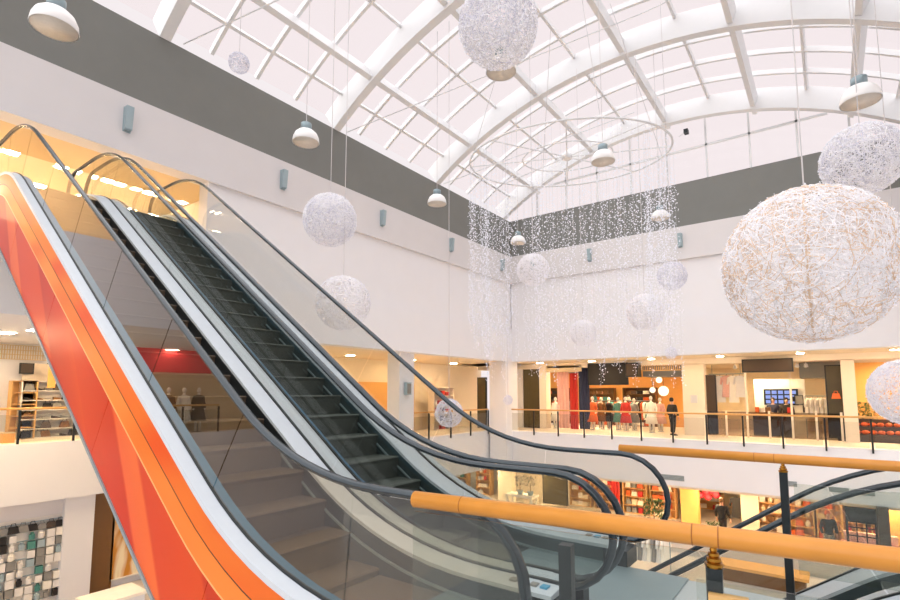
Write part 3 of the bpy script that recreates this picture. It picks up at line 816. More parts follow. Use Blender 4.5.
# clothes shop: sign boards, banners, mannequins
x0, x1, z0, z1 = rect(589, 627, 364, 384, FY-0.1)
plain('shop_sign', 'black shop sign board above the clothes shop mannequins', 'sign', 'black', x0, x1, FY-0.12, FY-0.02, z0, z1)
x0, x1, z0, z1 = rect(627.5, 639, 364, 376, FY-0.25)
plain('sign_box', 'small dark brown projecting sign box beside the black sign board', 'sign', 'darkbrown', x0, x1, FY-0.55, FY-0.05, z0, z1)
x0, x1, z0, z1 = rect(640, 681, 363, 370, FY)
g = thing('ceiling_grille', 'cream slatted grille over the right half of the clothes shop', 'grille', (x0, FY-0.05, z0))
for i in range(22): MB().box((x1-x0)*i/22, (x1-x0)*i/22+0.03, 0, 0.03, 0, z1-z0).build('slat', 'shelfwood', g)
MB().box(0, x1-x0, 0, 0.04, -0.04, 0).box(0, x1-x0, 0, 0.04, z1-z0, z1-z0+0.04).build('frame', 'shelfwood', g)
x0, x1, z0, z1 = rect(548, 581, 366, 371, FY)
plain('shop_sign', 'pale striped sign over the fabric banners of the clothes shop', 'sign', 'tan', x0, x1, FY-0.1, FY-0.02, z0, z1)
struct(box('ceiling_bulkhead', 'grey', ony(640, 380, FY).x, ony(683, 380, FY).x, FY+0.5, FY+2.5, 2.4, 2.93))
def banner(label, px0, px1, py0, py1, mat, y):
    x0, x1, z0, z1 = rect(px0, px1, py0, py1, y)
    t = thing('fabric_banner', label, 'banner', ((x0+x1)/2, y, z0))
    w = x1-x0; n = 10
    ring = lambda z: [(-w/2+w*i/n, 0.05*math.sin(i*1.9), z) for i in range(n+1)] + [(-w/2+w*i/n, 0.05*math.sin(i*1.9)+0.02, z) for i in range(n, -1, -1)]
    MB().loft([ring(0.0), ring((z1-z0)*0.5), ring(z1-z0)]).build('cloth', mat, t)
    MB().tube([(-w/2-0.05, 0.01, z1-z0+0.02), (w/2+0.05, 0.01, z1-z0+0.02)], 0.02, 6).build('rod', 'lampgrey', t)
banner('pale pink hanging fabric banner in clothes shop window', 557.5, 569, 372, 428, 'pink', FY+0.4)
banner('red hanging fabric banner beside the pink one', 570, 578, 373, 429, 'red', FY+0.45)
banner('navy speckled hanging fabric banner beside the red one', 579, 589.5, 367, 429, 'navy', FY+0.4)
for (px, mat, lab, y, h) in ((555.5, 'ivory', 'mannequin in ivory dress left of the pink banner', FY+0.5, 1.75), (592.5, 'orangecloth', 'mannequin in orange dress under the black sign board', FY+0.6, 1.8),
                        (601, 'brown', 'mannequin in brown coat next to the orange dress mannequin', FY+1.4, 1.75), (609, 'black', 'mannequin in black dress under the middle of the black sign', FY+1.6, 1.75),
                        (618, 'teal', 'mannequin in teal dress under the right half of the black sign', FY+1.3, 1.75), (625.5, 'red', 'mannequin in red coat below the small sign box', FY+0.7, 1.8),
                        (634, 'greygoods', 'mannequin in grey dress right of the red coat mannequin', FY+1.6, 1.7),
                        (651, 'ivory', 'mannequin in wide ivory dress beside the dark figure', FY+0.4, 1.85), (660, 'pink', 'mannequin in pink dress behind the ivory dress mannequin', FY+1.3, 1.75)):
    p = ony(px, 405, y)
    mannequin(lab, p.x, y, ZM+0.01, mat, h, random.uniform(-0.4, 0.4))
ps = ony(672, 405, FY-0.6)
person('person in long black coat and dark trousers standing by the clothes shop window', ps.x, FY-0.6, ZM, 2.6, 'black', 'black', stride=0.05)
for px, w, lab in ((562, 1.2, 'left clothes rail at the back of the clothes shop'), (608, 1.6, 'middle clothes rail at the back of the clothes shop'), (640, 1.2, 'right clothes rail at the back of the clothes shop')):
    p = ony(px, 400, 29.5)
    clothes_rail(lab, p.x, 29.5, ZM, w, 1.55)
    n = int(w/0.13)
    for i in range(n):
        mt = random.choice(['red', 'ivory', 'black', 'orangecloth', 'teal', 'brown', 'greygoods'])
        g = garment('%s garment on the %s' % (CN[mt], lab.split(' at ')[0]), p.x-w/2+0.08+i*0.13, 29.5, ZM+1.56, mt, 0.4, 0.95, '%s garments on the %s' % (CN[mt], lab.split(' at ')[0]), 1.45)
for px, py, r, lab in ((659, 380, 0.16, 'topmost round paper lamp glowing in the clothes shop'), (652.5, 390, 0.15, 'small round paper lamp glowing left of the larger one'), (663.5, 391, 0.26, 'largest round paper lamp glowing in the clothes shop')):
    p = ony(px, py, FY+1.2)
    t = thing('round_lamp', lab, 'lamp', (p.x, p.y, p.z))
    MB().ball((0, 0, 0), r, 16).build('globe', 'lampball', t, True)
    MB().tube([(0, 0, r), (0, 0, 2.9-p.z)], 0.01, 5).build('cord', 'dark', t)
for px, lab, mats in ((560, 'tall shelf unit of dark folded clothes behind the banners', ['black', 'darkbrown', 'navy', 'orangecloth']), (600, 'tall shelf unit of mixed folded clothes behind the middle mannequins', ['black', 'brown', 'teal', 'ivory', 'orangecloth']),
                      (640, 'tall shelf unit of folded clothes behind the paper lamps', ['darkbrown', 'orangecloth', 'ivory', 'black'])):
    p = ony(px, 400, 31.8)
    shelf_unit(lab, p.x, 31.8, ZM, 1.9, 2.3, 0.45, 6, 'brown')
    fill_shelf(p.x, 31.8, ZM, 1.9, 2.3, 0.45, 6, ['stack', 'stack', 'bag'], mats, 'on the shelves ' + lab.split('clothes ')[1], 0, 0.36, 0.1)
struct(box('wall_clothes_shop', 'orangewall', ony(546, 400, 32.2).x, ony(690, 400, 32.2).x, 32.15, 32.3, ZM, 2.95))
struct(box('ceiling_bulkhead', 'grey', ony(800, 380, 28.2).x, ony(846, 380, 28.2).x, 28.0, 30.0, 2.25, 2.93))
# bright shop with screens
x0, x1, z0, z1 = rect(743.5, 792, 360, 371, FY-0.3)
plain('shop_sign', 'long dark brown sign hanging over the shop with screens', 'sign', 'darkbrown', x0, x1, FY-0.42, FY-0.3, z0, z1)
x0, x1, z0, z1 = rect(755, 806, 379, 433, 29.6)
struct(box('wall_portal', 'ivory', x0, x1, 29.6, 29.9, ZM, z1))
x0, x1, z0, z1 = rect(765, 797, 390, 404, 29.5)
vw = thing('video_wall', 'wall of small bluish screens behind the shop counter', 'screen', (x0, 29.5, z0))
MB().box(-0.05, x1-x0+0.05, 0, 0.06, -0.05, z1-z0+0.05).build('frame', 'dark', vw)
for i in range(5):
    for j in range(3):
        w, h = (x1-x0)/5, (z1-z0)/3
        MB().box(w*i+0.03, w*(i+1)-0.03, -0.02, 0.0, h*j+0.03, h*(j+1)-0.03).build('screen', 'screen', vw)
x0, x1, z0, z1 = rect(754, 792, 406, 436, 28.4)
ct = thing('counter', 'tan shop counter in front of the bluish screens', 'counter', ((x0+x1)/2, 28.4, ZM))
w = (x1-x0)/2
MB().box(-w, w, -0.3, 0.3, 0, 1.0).build('body', 'darkbrown', ct)
MB().box(-w-0.05, w+0.05, -0.36, 0.36, 1.0, 1.06).build('worktop', 'shelfwood', ct)
for px, lab, c in ((773, 'shop assistant in navy top left of another behind the counter', 'navy'), (786.5, 'shop assistant in black top right of another behind the counter', 'black')):
    p = ony(px, 405, 29.0)
    person(lab, p.x, 29.0, ZM, 0.2, c, 'black', stride=0.02, long_coat=False)
for i, px in enumerate((758, 762, 768, 790)):
    p = ony(px, 405, 28.4)
    o = good('box', ['orangecloth', 'ivory', 'brown', 'red'][i], 'x%d' % i, '%s box standing on the tan shop counter' % ['orange', 'ivory', 'brown', 'red'][i])
    o.location = (p.x, 28.3, ZM+1.065); del o['group']
for px, py, w, h, mt, lab in ((799, 400, 0.3, 0.4, 'greygoods', 'small grey framed picture right of the screens'), (807.5, 409, 0.3, 0.28, 'darkbrown', 'small dark framed picture low on the white portal'), (793, 399, 0.16, 0.2, 'black', 'tiny black framed picture beside the screens')):
    p = ony(px, py, 29.45)
    plain('framed_picture', lab, 'picture', mt, p.x-w/2, p.x+w/2, 29.42, 29.5, p.z-h/2, p.z+h/2)
x0, x1, z0, z1 = rect(705.5, 716, 376, 433, FY+0.4)
plain('wall_panel', 'brown wall panel at left edge of the shop with screens', 'panel', 'darkbrown', x0, x1, FY+0.4, FY+0.5, z0, z1)
hr = ony(726, 374, FY+1.0)
rl = thing('hanging_rail', 'high rail of white garments left of the screens', 'rail', (hr.x, FY+1.0, hr.z))
MB().tube([(-0.75, 0, 0), (0.75, 0, 0)], 0.02, 6).build('bar', 'lampgrey', rl)
MB().tube([(-0.6, 0, 0), (-0.6, 0, 2.93-hr.z)], 0.01, 5).tube([(0.6, 0, 0), (0.6, 0, 2.93-hr.z)], 0.01, 5).build('hanger_rod', 'lampgrey', rl)
for i in range(5):
    mt = ['ivory', 'whitegoods', 'pink', 'ivory', 'whitegoods'][i]
    garment(['long ivory garment first on the high rail', 'white garment second on the high rail', 'pink garment in the middle of the high rail', 'ivory garment fourth on the high rail', 'white garment last on the high rail'][i],
            hr.x-0.56+0.28*i, FY+1.0, hr.z, mt, 0.4, 1.1+0.25*(i % 2), None, 0.3)
hr = ony(820, 396, FY+1.4)
clothes_rail('floor rail of white dresses right of the screens', hr.x, FY+1.4, ZM, 1.1, hr.z-ZM)
for i in range(6):
    garment('white dress on the floor rail right of the screens', hr.x-0.45+0.18*i, FY+1.4, hr.z, 'ivory', 0.36, 1.0, 'white dresses on the floor rail', 1.1)
x0, x1, z0, z1 = rect(828, 843, 366, 437, FY+0.3)
plain('display_window', 'tall dark glass panel right of the white dresses', 'window', 'olive', x0, x1, FY+0.3, FY+0.34, z0, z1)
p = ony(836, 395, FY+0.2)
bg = good('bag', 'orangecloth', 'hb', 'orange handbag displayed against the dark glass panel'); bg.location = (p.x, FY+0.15, p.z-0.15); del bg['group']; bg['label'] = 'orange handbag displayed against the dark glass panel'
x0, x1, z0, z1 = rect(706.5, 842, 413, 436, FY+0.1)
sg_ = thing('glass_front', 'low smoked glass front of the shop with screens', 'glass front', (x0, FY+0.1, ZM))
for i in range(6):
    w = (x1-x0)/6
    MB().box(w*i+0.03, w*(i+1)-0.03, 0, 0.02, 0.05, 1.15).build('pane', 'smoke', sg_)
for i in range(7): MB().box((x1-x0)*i/6-0.04, (x1-x0)*i/6+0.04, -0.02, 0.05, 0, 2.9 if i in (2, 4) else 1.2).build('post', 'cream', sg_)
for px, lab in ((735, 'leftmost ceiling spotlight of the shop with screens'), (797, 'ceiling spotlight right of the long brown sign'), (806, 'rightmost ceiling spotlight of the shop with screens')):
    p = ony(px, 368, FY+1.5)
    t = thing('spotlight', lab, 'spotlight', (p.x, FY+1.5, 2.72))
    MB().lathe([(0.06, 0), (0.09, 0.02), (0.07, 0.16), (0.02, 0.18), (0.02, 0.23)], n=12).build('housing', 'lampwhite', t, True)
    MB().lathe([(0.055, -0.005), (0.055, 0.005)], n=12).build('lens', 'lampball', t)
# corner shop with orange wall
struct(box('wall_orange', 'orangewall', ony(857, 400, 30).x, XR+4, 30, 30.2, ZM, 2.95))
p0 = ony(868, 434, FY+0.8)
fs = thing('flower_stand', 'dark stepped stand of flowers in the orange corner shop', 'stand', (p0.x, FY+0.9, ZM))
for i in range(3): MB().box(-1.0, 1.3, -0.3+0.35*i, 0.05+0.35*i, 0, 0.3+0.3*i).build('tier', 'darkbrown', fs)
for i in range(14):
    t = thing('pumpkin', 'orange pumpkin on the stepped stand in the corner shop', 'pumpkin', (p0.x-0.6+0.26*(i % 7), FY+0.75+0.35*(i//7), ZM+0.3+0.3*(i//7)), random.random()*6, 'orange pumpkins on the stepped stand')
    m = MB(); n = 16
    m.loft([[((0.12*math.sin(PI*(0.02+0.96*j/6)))*(1+0.12*math.cos(k*PI/2*2))*math.cos(2*PI*k/n), (0.12*math.sin(PI*(0.02+0.96*j/6)))*(1+0.12*math.cos(k*PI/2*2))*math.sin(2*PI*k/n), 0.09-0.09*math.cos(PI*j/6)) for k in range(n)] for j in range(7)])
    m.build('fruit', 'orangecloth', t, True)
    MB().tube([(0, 0, 0.17), (0.01, 0, 0.22)], 0.015, 6).build('stem', 'green', t)
def bush(label, x, y, z, r, h, mat='green', pot='darkbrown', n=260):
    t = thing('potted_plant', label, 'plant', (x, y, z))
    MB().lathe([(r*0.35, 0), (r*0.5, r*0.6), (r*0.46, r*0.6), (r*0.42, r*0.5)], n=14).build('pot', pot, t)
    m = MB()
    for i in range(n):
        a = random.uniform(0, 2*PI); e = random.uniform(-0.4, 1.2); q = r*random.uniform(0.4, 1.0)
        c = Vector((math.cos(a)*q*0.9, math.sin(a)*q*0.9, r*0.6+h*0.5+math.sin(e)*h*0.45))
        d = Vector((random.uniform(-1, 1), random.uniform(-1, 1), random.uniform(-0.3, 1))).normalized()*r*0.22
        s = d.cross(Vector((0.3, 0.2, 1))).normalized()*r*0.07
        m.add([c-d, c+s, c+d, c-s], [(0, 1, 2, 3)])
    m.build('foliage', mat, t)
    MB().tube([(0, 0, r*0.5), (0, 0, r*0.6+h*0.5)], 0.02, 6).build('stem', 'brown', t)
    return t
for px, r, h, lab in ((861, 0.35, 1.0, 'bushy dark plant beside the white pier of the corner shop'), (872, 0.3, 0.8, 'lower dark plant between the pumpkins and orange wall')):
    p = ony(px, 400, FY+2.0); bush(lab, p.x, FY+2.0, ZM, r, h+0.5)
# wall sensors on piers
for px, py, lab in ((694, 399, 'small cream wall panel on the pier between two far shops'), (503, 398, 'small grey wall panel on the white corner pier')):
    p = ony(px, py, FY-0.02)
    plain('wall_panel', lab, 'panel', 'fascia', p.x-0.12, p.x+0.12, FY-0.04, FY-0.001, p.z-0.16, p.z+0.16)

# ------------------------------------------------------------------ left gallery goods (seen over the second escalator)
for y0, lab in ((21.7, 'shelf unit of red goods at the gallery corner'),):
    shelf_unit(lab, -17.3, 22.6, ZM, 1.8, 2.3, 0.4, 5, 'cream', PI/2)
    fill_shelf(-17.3, 22.6, ZM, 1.8, 2.3, 0.4, 5, ['stack', 'box'], ['red', 'whitegoods', 'ivory', 'red', 'black'], 'on the corner shelf of the left gallery', PI/2, 0.34)
struct(box('wall_left_gallery', 'cream', -18.4, -18.2, 21.6, 28, ZM, ZS))
plain('display_window', 'narrow olive display panel beside the corner pier', 'window', 'olive', -16.2, -15.7, 24.6, 24.7, ZM, 2.4)
for y, z, lab in ((12.9, 1.75, 'grey wall speaker on the pale left gallery wall'), (15.6, 1.75, 'grey wall speaker on the white gallery column')):
    x = -18.0 if y < 15 else -13.72
    t = thing('wall_speaker', lab, 'speaker', (x, y, z))
    MB().box(0, 0.14, -0.14, 0.14, -0.25, 0.25).build('housing', 'fixture', t)
    MB().box(0.14, 0.15, -0.11, 0.11, -0.2, 0.2).build('grille', 'greygoods', t)

# ------------------------------------------------------------------ far left shop behind the orange panels
XS = -22.9
def lrect(px0, px1, py0, py1, X):
    a = onx(px0, (py0+py1)/2, X); b = onx(px1, (py0+py1)/2, X); c = (px0+px1)/2
    return a.y, b.y, onx(c, py1, X).z, onx(c, py0, X).z
y0, y1, z0, z1 = lrect(-30, 50, 345, 359, XS+0.1)
t = thing('shop_fascia_grille', 'tan mesh grille over the far left shop window', 'grille', (XS+0.1, y0, z0))
for i in range(30): MB().box(0, 0.03, (y1-y0)*i/30, (y1-y0)*i/30+0.025, 0, z1-z0).build('bar', 'tan', t)
for i in range(4): MB().box(0, 0.03, 0, y1-y0, (z1-z0)*i/3-0.012, (z1-z0)*i/3+0.012).build('rail', 'tan', t)
y0, y1, z0, z1 = lrect(20, 75, 364, 440, XS)
struct(box('wall_recess', 'cream', XS-0.05, XS+0.02, y0, y1, 0, z1))
shelf_unit('white shelf unit of shoes in the far left shop', XS+0.3, (y0+y1)/2+0.3, 0, 2.4, 2.0, 0.35, 6, 'whitegoods', PI/2)
fill_shelf(XS+0.3, (y0+y1)/2+0.3, 0, 2.4, 2.0, 0.35, 6, ['shoe', 'bag', 'shoe'], ['darkbrown', 'black', 'brown', 'greygoods'], 'on the white far left shelf unit', PI/2, 0.28, 0.2)
a0, a1, b0, b1 = lrect(20.5, 32.5, 364, 373, XS+0.1)
plain('slatted_sign', 'dark brown slatted panel high in the far left shop', 'panel', 'darkbrown', XS+0.08, XS+0.14, a0, a1, b0, b1)
a0, a1, b0, b1 = lrect(46, 54, 364, 388, XS+0.3)
o = thing('fabric_banner', 'orange hanging banner in the far left shop', 'banner', (XS+0.5, (a0+a1)/2, b0))
MB().box(-0.01, 0.01, (a0-a1)/2, (a1-a0)/2, 0, b1-b0).build('cloth', 'orangewall', o)
MB().tube([(0, (a0-a1)/2-0.05, b1-b0), (0, (a1-a0)/2+0.05, b1-b0)], 0.02, 6).build('rod', 'dark', o)
y0, y1, z0, z1 = lrect(20, 27, 374, 402, XS+0.3)
shelf_unit('narrow wooden shelf unit at left end of the shoe shop', XS+0.3, (y0+y1)/2, 0, 0.7, 2.0, 0.35, 5, 'shelfwood', PI/2)
y0, y1, z0, z1 = lrect(4, 16, 433, 440, -20.9)
o = thing('floor_box', 'low ochre box on the far left gallery floor', 'box', (-21.2, (y0+y1)/2, 0))
MB().box(-0.2, 0.2, (y0-y1)/2, (y1-y0)/2, 0, 0.3).build('body', 'orangewall', o); MB().box(-0.22, 0.22, (y0-y1)/2-0.02, (y1-y0)/2+0.02, 0.3, 0.33).build('lid', 'tan', o)

# ground floor at far left: column, brown panel, leaf poster and hanging goods wall
XG = -20.6
y0, y1, z0, z1 = lrect(62, 92, 515, 590, XG+0.3)
struct(box('column_3', 'white', XG-0.4, XG+0.3, y0, y1, ZGR, -1.8))
y0, y1, z0, z1 = lrect(92, 111, 500, 590, XG)
plain('wall_panel', 'tall brown panel beside the white ground floor column', 'panel', 'brown', XG-0.05, XG+0.05, y0, y1, ZGR+0.02, -1.85)
y0, y1, z0, z1 = lrect(111, 150, 505, 585, XG)
# poster with autumn leaves
m, nt, out = newmat('leaf_print')
b = nt.nodes.new('ShaderNodeBsdfPrincipled'); tc = nt.nodes.new('ShaderNodeTexCoord')
mp = nt.nodes.new('ShaderNodeMapping'); mp.inputs['Scale'].default_value = (1, 1.6, 0.5); mp.inputs['Rotation'].default_value = (0.5, 0, 0)
nt.links.new(tc.outputs['Object'], mp.inputs['Vector'])
no = nt.nodes.new('ShaderNodeTexNoise'); no.inputs['Scale'].default_value = 0.9; no.inputs['Distortion'].default_value = 1.2
nt.links.new(mp.outputs[0], no.inputs['Vector'])
cr = nt.nodes.new('ShaderNodeValToRGB'); e = cr.color_ramp.elements
e[0].position = 0.38; e[0].color = rgb('d08a2c')+(1,); e[1].position = 0.56; e[1].color = rgb('fbe9c4')+(1,)
nt.links.new(no.outputs['Fac'], cr.inputs[0]); nt.links.new(cr.outputs[0], b.inputs['Base Color']); nt.links.new(b.outputs[0], out.inputs[0])
M['leafprint'] = m
plain('poster', 'large cream poster with golden leaves beside the brown panel', 'poster', 'leafprint', XG-0.05, XG+0.05, y0+0.05, y1+1.5, ZGR+0.3, -1.85)
struct(box('wall_ground_left', 'white', XG-0.5, XG-0.1, -14, 9.3, ZGR, -1.8))
y0, y1, z0, z1 = lrect(-6, 62, 522, 600, XG)
struct(box('trim_shop_header', 'fascia', XG-0.1, XG+0.1, y0, lrect(55, 62, 522, 600, XG)[1], -2.35, -1.8))
pk = thing('pegboard_wall', 'white pegboard wall hung with small packets', 'panel', (XG+0.02, y0, ZGR))
MB().box(-0.04, 0.0, 0, y1-y0, 0.1, 2.85).build('pegboard', 'whitegoods', pk)
for i in range(11): MB().box(0.0, 0.03, 0, y1-y0, 2.7-0.27*i, 2.72-0.27*i).build('peg_bar', 'fixture', pk)
pm = ['greygoods', 'whitegoods', 'whitegoods', 'teal', 'whitegoods', 'greygoods', 'whitegoods', 'ivory', 'ivory', 'fixture', 'black']
CN['fixture'] = 'blue grey'
for r in range(9):
    n = int((y1-y0)/0.24)
    for c in range(n):
        if random.random() < 0.08: continue
        mt = random.choice(pm); kd = random.choice(['box', 'box', 'jar'])
        if r == 0: kd, mt = 'bag', random.choice(['black', 'darkbrown', 'greygoods'])
        w = 'on the white pegboard at lower left'
        o = good(kd, mt, 'pegboard', '%s %s %s' % (CN[mt], {'box': 'packet', 'jar': 'round pack', 'bag': 'handbag'}[kd], w))
        o['group'] = '%s %ss %s' % (CN[mt], {'box': 'packet', 'jar': 'round pack', 'bag': 'handbag'}[kd], w)
        o.location = (XG+0.12, y0+0.13+0.24*c, ZGR+2.72-0.27*(r+1)+0.01); o.rotation_euler = (0, 0, PI/2)
        s = random.uniform(0.8, 1.0); o.scale = (s, s, s)
pw = onz(105, 594, ZGR+1.15)
ko = thing('kiosk', 'white topped kiosk on the ground floor at lower left', 'kiosk', (onz(112, 594, ZGR+0.88).x, onz(112, 594, ZGR+0.88).y, ZGR))
MB().box(-0.5, 0.5, -0.7, 0.7, 0, 0.8).build('body', 'white', ko); MB().box(-0.55, 0.55, -0.75, 0.75, 0.8, 0.88).build('worktop', 'ivory', ko)

# ------------------------------------------------------------------ shop across, seen reflected in the glass of the orange escalator
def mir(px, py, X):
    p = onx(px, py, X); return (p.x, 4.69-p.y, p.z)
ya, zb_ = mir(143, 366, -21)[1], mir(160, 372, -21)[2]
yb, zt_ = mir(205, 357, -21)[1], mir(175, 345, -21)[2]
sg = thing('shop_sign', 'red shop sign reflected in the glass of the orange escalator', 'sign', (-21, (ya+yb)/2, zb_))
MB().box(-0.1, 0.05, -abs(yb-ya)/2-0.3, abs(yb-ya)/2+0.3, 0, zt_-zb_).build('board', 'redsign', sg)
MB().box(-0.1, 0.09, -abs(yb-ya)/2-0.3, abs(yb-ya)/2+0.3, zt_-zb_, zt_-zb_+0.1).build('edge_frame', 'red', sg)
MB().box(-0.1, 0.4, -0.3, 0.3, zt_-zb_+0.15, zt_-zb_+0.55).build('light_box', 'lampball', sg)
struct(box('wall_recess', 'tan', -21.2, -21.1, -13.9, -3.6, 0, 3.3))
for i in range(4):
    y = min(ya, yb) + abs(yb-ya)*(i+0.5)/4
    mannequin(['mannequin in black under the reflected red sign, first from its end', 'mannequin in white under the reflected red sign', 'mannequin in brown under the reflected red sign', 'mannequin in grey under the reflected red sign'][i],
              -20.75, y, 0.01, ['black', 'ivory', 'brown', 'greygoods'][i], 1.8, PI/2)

# ------------------------------------------------------------------ ground floor shops under the far gallery
GY = 26.2
ZSH = -4.7
struct(box('floor_shops', 'ground', -24, XR+8, 24.0, 32.3, ZGR, ZSH))
def gpier(px0, px1, mat):
    a, b = ony(px0, 500, GY).x, ony(px1, 500, GY).x
    struct(box('wall_ground_pier', mat, a, b, GY, GY+0.5, ZSH, -2.34))
gpier(498, 512, 'cream'); gpier(680.5, 697.5, 'orangewall'); gpier(740.5, 757, 'yellow'); gpier(888, 915, 'orangewall')
struct(box('wall_ground_back', 'yellow', -24, XR+8, 32.3, 32.5, ZSH, -2.34))
struct(box('ceiling_ground', 'cream', -24, XR+8, YB+0.4, 32.5, -2.5, -2.34))
struct(box('wall_ground_back', 'cream', ony(512, 500, GY+1).x, ony(566, 500, GY+1).x, GY+1.6, GY+1.8, ZSH, -2.4))
def gx(px, y=GY): return ony(px, 505, y).x
x0, x1 = gx(543), gx(566)
plain('display_window', 'dark ground floor display window left of the red shop', 'window', 'olive', x0, x1, GY+0.1, GY+0.2, ZSH+0.3, -2.7)
tb = thing('display_table', 'white display table with grey pots on the ground floor', 'table', (gx(522, 24.5), 24.5, ZSH))
MB().box(-0.8, 0.8, -0.4, 0.4, 0.85, 0.95).build('tabletop', 'ivory', tb)
for sx in (-0.7, 0.7):
    for sy in (-0.3, 0.3): MB().box(sx-0.04, sx+0.04, sy-0.04, sy+0.04, 0, 0.85).build('leg', 'ivory', tb)
for i, (dx, lab) in enumerate(((-0.1, 'round grey leafy bush left on the white display table'), (0.5, 'round grey leafy bush right on the white display table'))):
    bush(lab, gx(522, 24.5)+dx, 24.5, ZSH+0.95, 0.34, 0.8, 'greygoods', 'fixture', 160)
SH = [(462, 'leftmost ground floor shelf unit of red and white goods', 1.0, ['red', 'whitegoods', 'ivory', 'tan', 'teal']),
      (485, 'second ground floor shelf unit of red and white goods', 1.0, ['red', 'whitegoods', 'ivory', 'orangecloth']),
      (582, 'shelf unit at the left end of the red ground floor shop', 1.2, ['red', 'ivory', 'orangecloth', 'yellow']),
      (607, 'shelf unit behind the red drape on the ground floor', 1.2, ['red', 'ivory', 'yellow', 'ivory', 'brown']),
      (636, 'shelf unit right of the red drape on the ground floor', 1.2, ['orangecloth', 'ivory', 'yellow', 'greygoods', 'red', 'ivory']),
      (664, 'shelf unit left of the orange ground floor pier', 1.2, ['ivory', 'orangecloth', 'yellow', 'tan']),
      (711, 'shelf unit behind the walking person on the ground floor', 1.2, ['red', 'ivory', 'orangecloth', 'yellow', 'tan']),
      (772, 'shelf unit right of the cream ground floor pier', 1.2, ['brown', 'ivory', 'yellow', 'ivory', 'tan']),
      (800, 'second shelf unit right of the cream ground floor pier', 1.2, ['tan', 'ivory', 'shelfwood', 'orangecloth']),
      (827, 'shelf unit behind the dark jacketed person', 1.0, ['ivory', 'tan', 'orangecloth', 'brown']),
      (855, 'shelf unit behind the black lattice stand', 1.0, ['ivory', 'orangecloth', 'shelfwood', 'red']),
      (878, 'shelf unit next to the brown post on the ground floor', 1.0, ['ivory', 'red', 'tan', 'yellow'])]
for px, lab, w, mats in SH:
    y = GY+1.3 if px < 500 else (31.4 if px == 711 else GY+1.8)
    x = gx(px, y)
    shelf_unit(lab, x, y, ZSH, w, 2.6, 0.45, 6, 'shelfwood')
    fill_shelf(x, y, ZSH, w, 2.6, 0.45, 6, ['box', 'jar', 'stack', 'bag'], mats, 'on the ' + lab.replace('shelf unit', 'shelves').replace(' of red and white goods', '').replace(' on the ground floor', '').replace('at the left end of the red ground floor shop', 'at the red shop end'), 0, 0.31, 0.12)
banner('bright red drape hanging on the ground floor shop', 611.5, 619.5, 481, 503, 'red', GY+0.2)
for i, (px, py) in enumerate(((700, 495), (706, 492), (712, 491), (708, 497), (716, 495))):
    p = ony(px, py, GY+0.8)
    t = thing('red_lantern', ['leftmost round red lantern in the shop by the orange pier', 'upper round red lantern second from the orange pier', 'topmost round red lantern above the walking person', 'lowest round red lantern of the cluster', 'rightmost round red lantern of the cluster'][i], 'lantern', (p.x, p.y, p.z))
    MB().ball((0, 0, 0), 0.17, 14, 0.15).build('shade', 'redsign', t, True); MB().tube([(0, 0, 0.15), (0, 0, -2.5-p.z)], 0.008, 5).build('cord', 'dark', t)
    MB().lathe([(0.06, -0.17), (0.06, -0.14)], n=10).build('ring', 'brass', t)
pp = ony(722, 510, 25.2)
person('person in long dark coat walking on the ground floor between two piers', pp.x, 25.2, ZSH, 2.9, 'black', 'black', 'brown', 0.16)
pc_ = ony(737, 492, GY+0.5)
garment('dark coat hung by the cream pier behind the walking person', pc_.x, GY+0.4, -3.0, 'black', 0.5, 1.0)
pp = ony(828, 520, 24.9)
person('person in dark jacket and orange cap near the ground floor shelves', pp.x, 24.9, ZSH, 0.4, 'black', 'greygoods', 'orangecloth', 0.04, long_coat=False)
p = ony(713, 520, 24.6); bush('small green bush in a pot near the walking person', p.x, 24.6, ZSH, 0.3, 0.7)
p = ony(650, 512, 24.0); bush('dark green plant in front of the red ground floor shop', p.x, 24.6, ZSH, 0.5, 1.3)
# black lattice stand, upholstered sofa, brown post
p = ony(861, 520, 24.4)
ls = thing('display_stand', 'black lattice display stand on the ground floor', 'stand', (p.x, 24.4, ZSH))
MB().box(-0.45, 0.45, -0.03, 0.03, 1.55, 2.1).build('header_board', 'black', ls)
for i in range(4): MB().box(-0.44+0.28*i, -0.40+0.28*i, -0.02, 0.02, 0.6, 1.55).build('slat', 'black', ls)
for i in range(3): MB().box(-0.44, 0.44, -0.02, 0.02, 0.75+0.3*i, 0.79+0.3*i).build('crossbar', 'black', ls)
for sx in (-0.42, 0.42): MB().box(sx-0.04, sx+0.04, -0.04, 0.04, 0, 1.6).build('leg', 'black', ls)
p = ony(871, 536, 24.9)
sf = thing('sofa', 'pale sofa with purple seat on the ground floor at right', 'sofa', (p.x, 25.3, ZSH))
MB().box(-0.8, 0.8, -0.4, 0.4, 0.12, 0.42).build('seat', 'purple', sf); MB().box(-0.8, 0.8, 0.25, 0.45, 0.4, 0.95).build('backrest', 'pink', sf)
for s in (-1, 1): MB().box(s*0.8-0.08, s*0.8+0.08, -0.4, 0.42, 0.1, 0.6).build('armrest', 'pink', sf)
for sx in (-0.7, 0.7):
    for sy in (-0.35, 0.35): MB().box(sx-0.03, sx+0.03, sy-0.03, sy+0.03, 0, 0.12).build('leg', 'dark', sf)
p = ony(884, 525, 23.4)
struct(box('column_4', 'darkbrown', p.x-0.15, p.x+0.15, 23.3, 24.4, ZSH, -2.34))
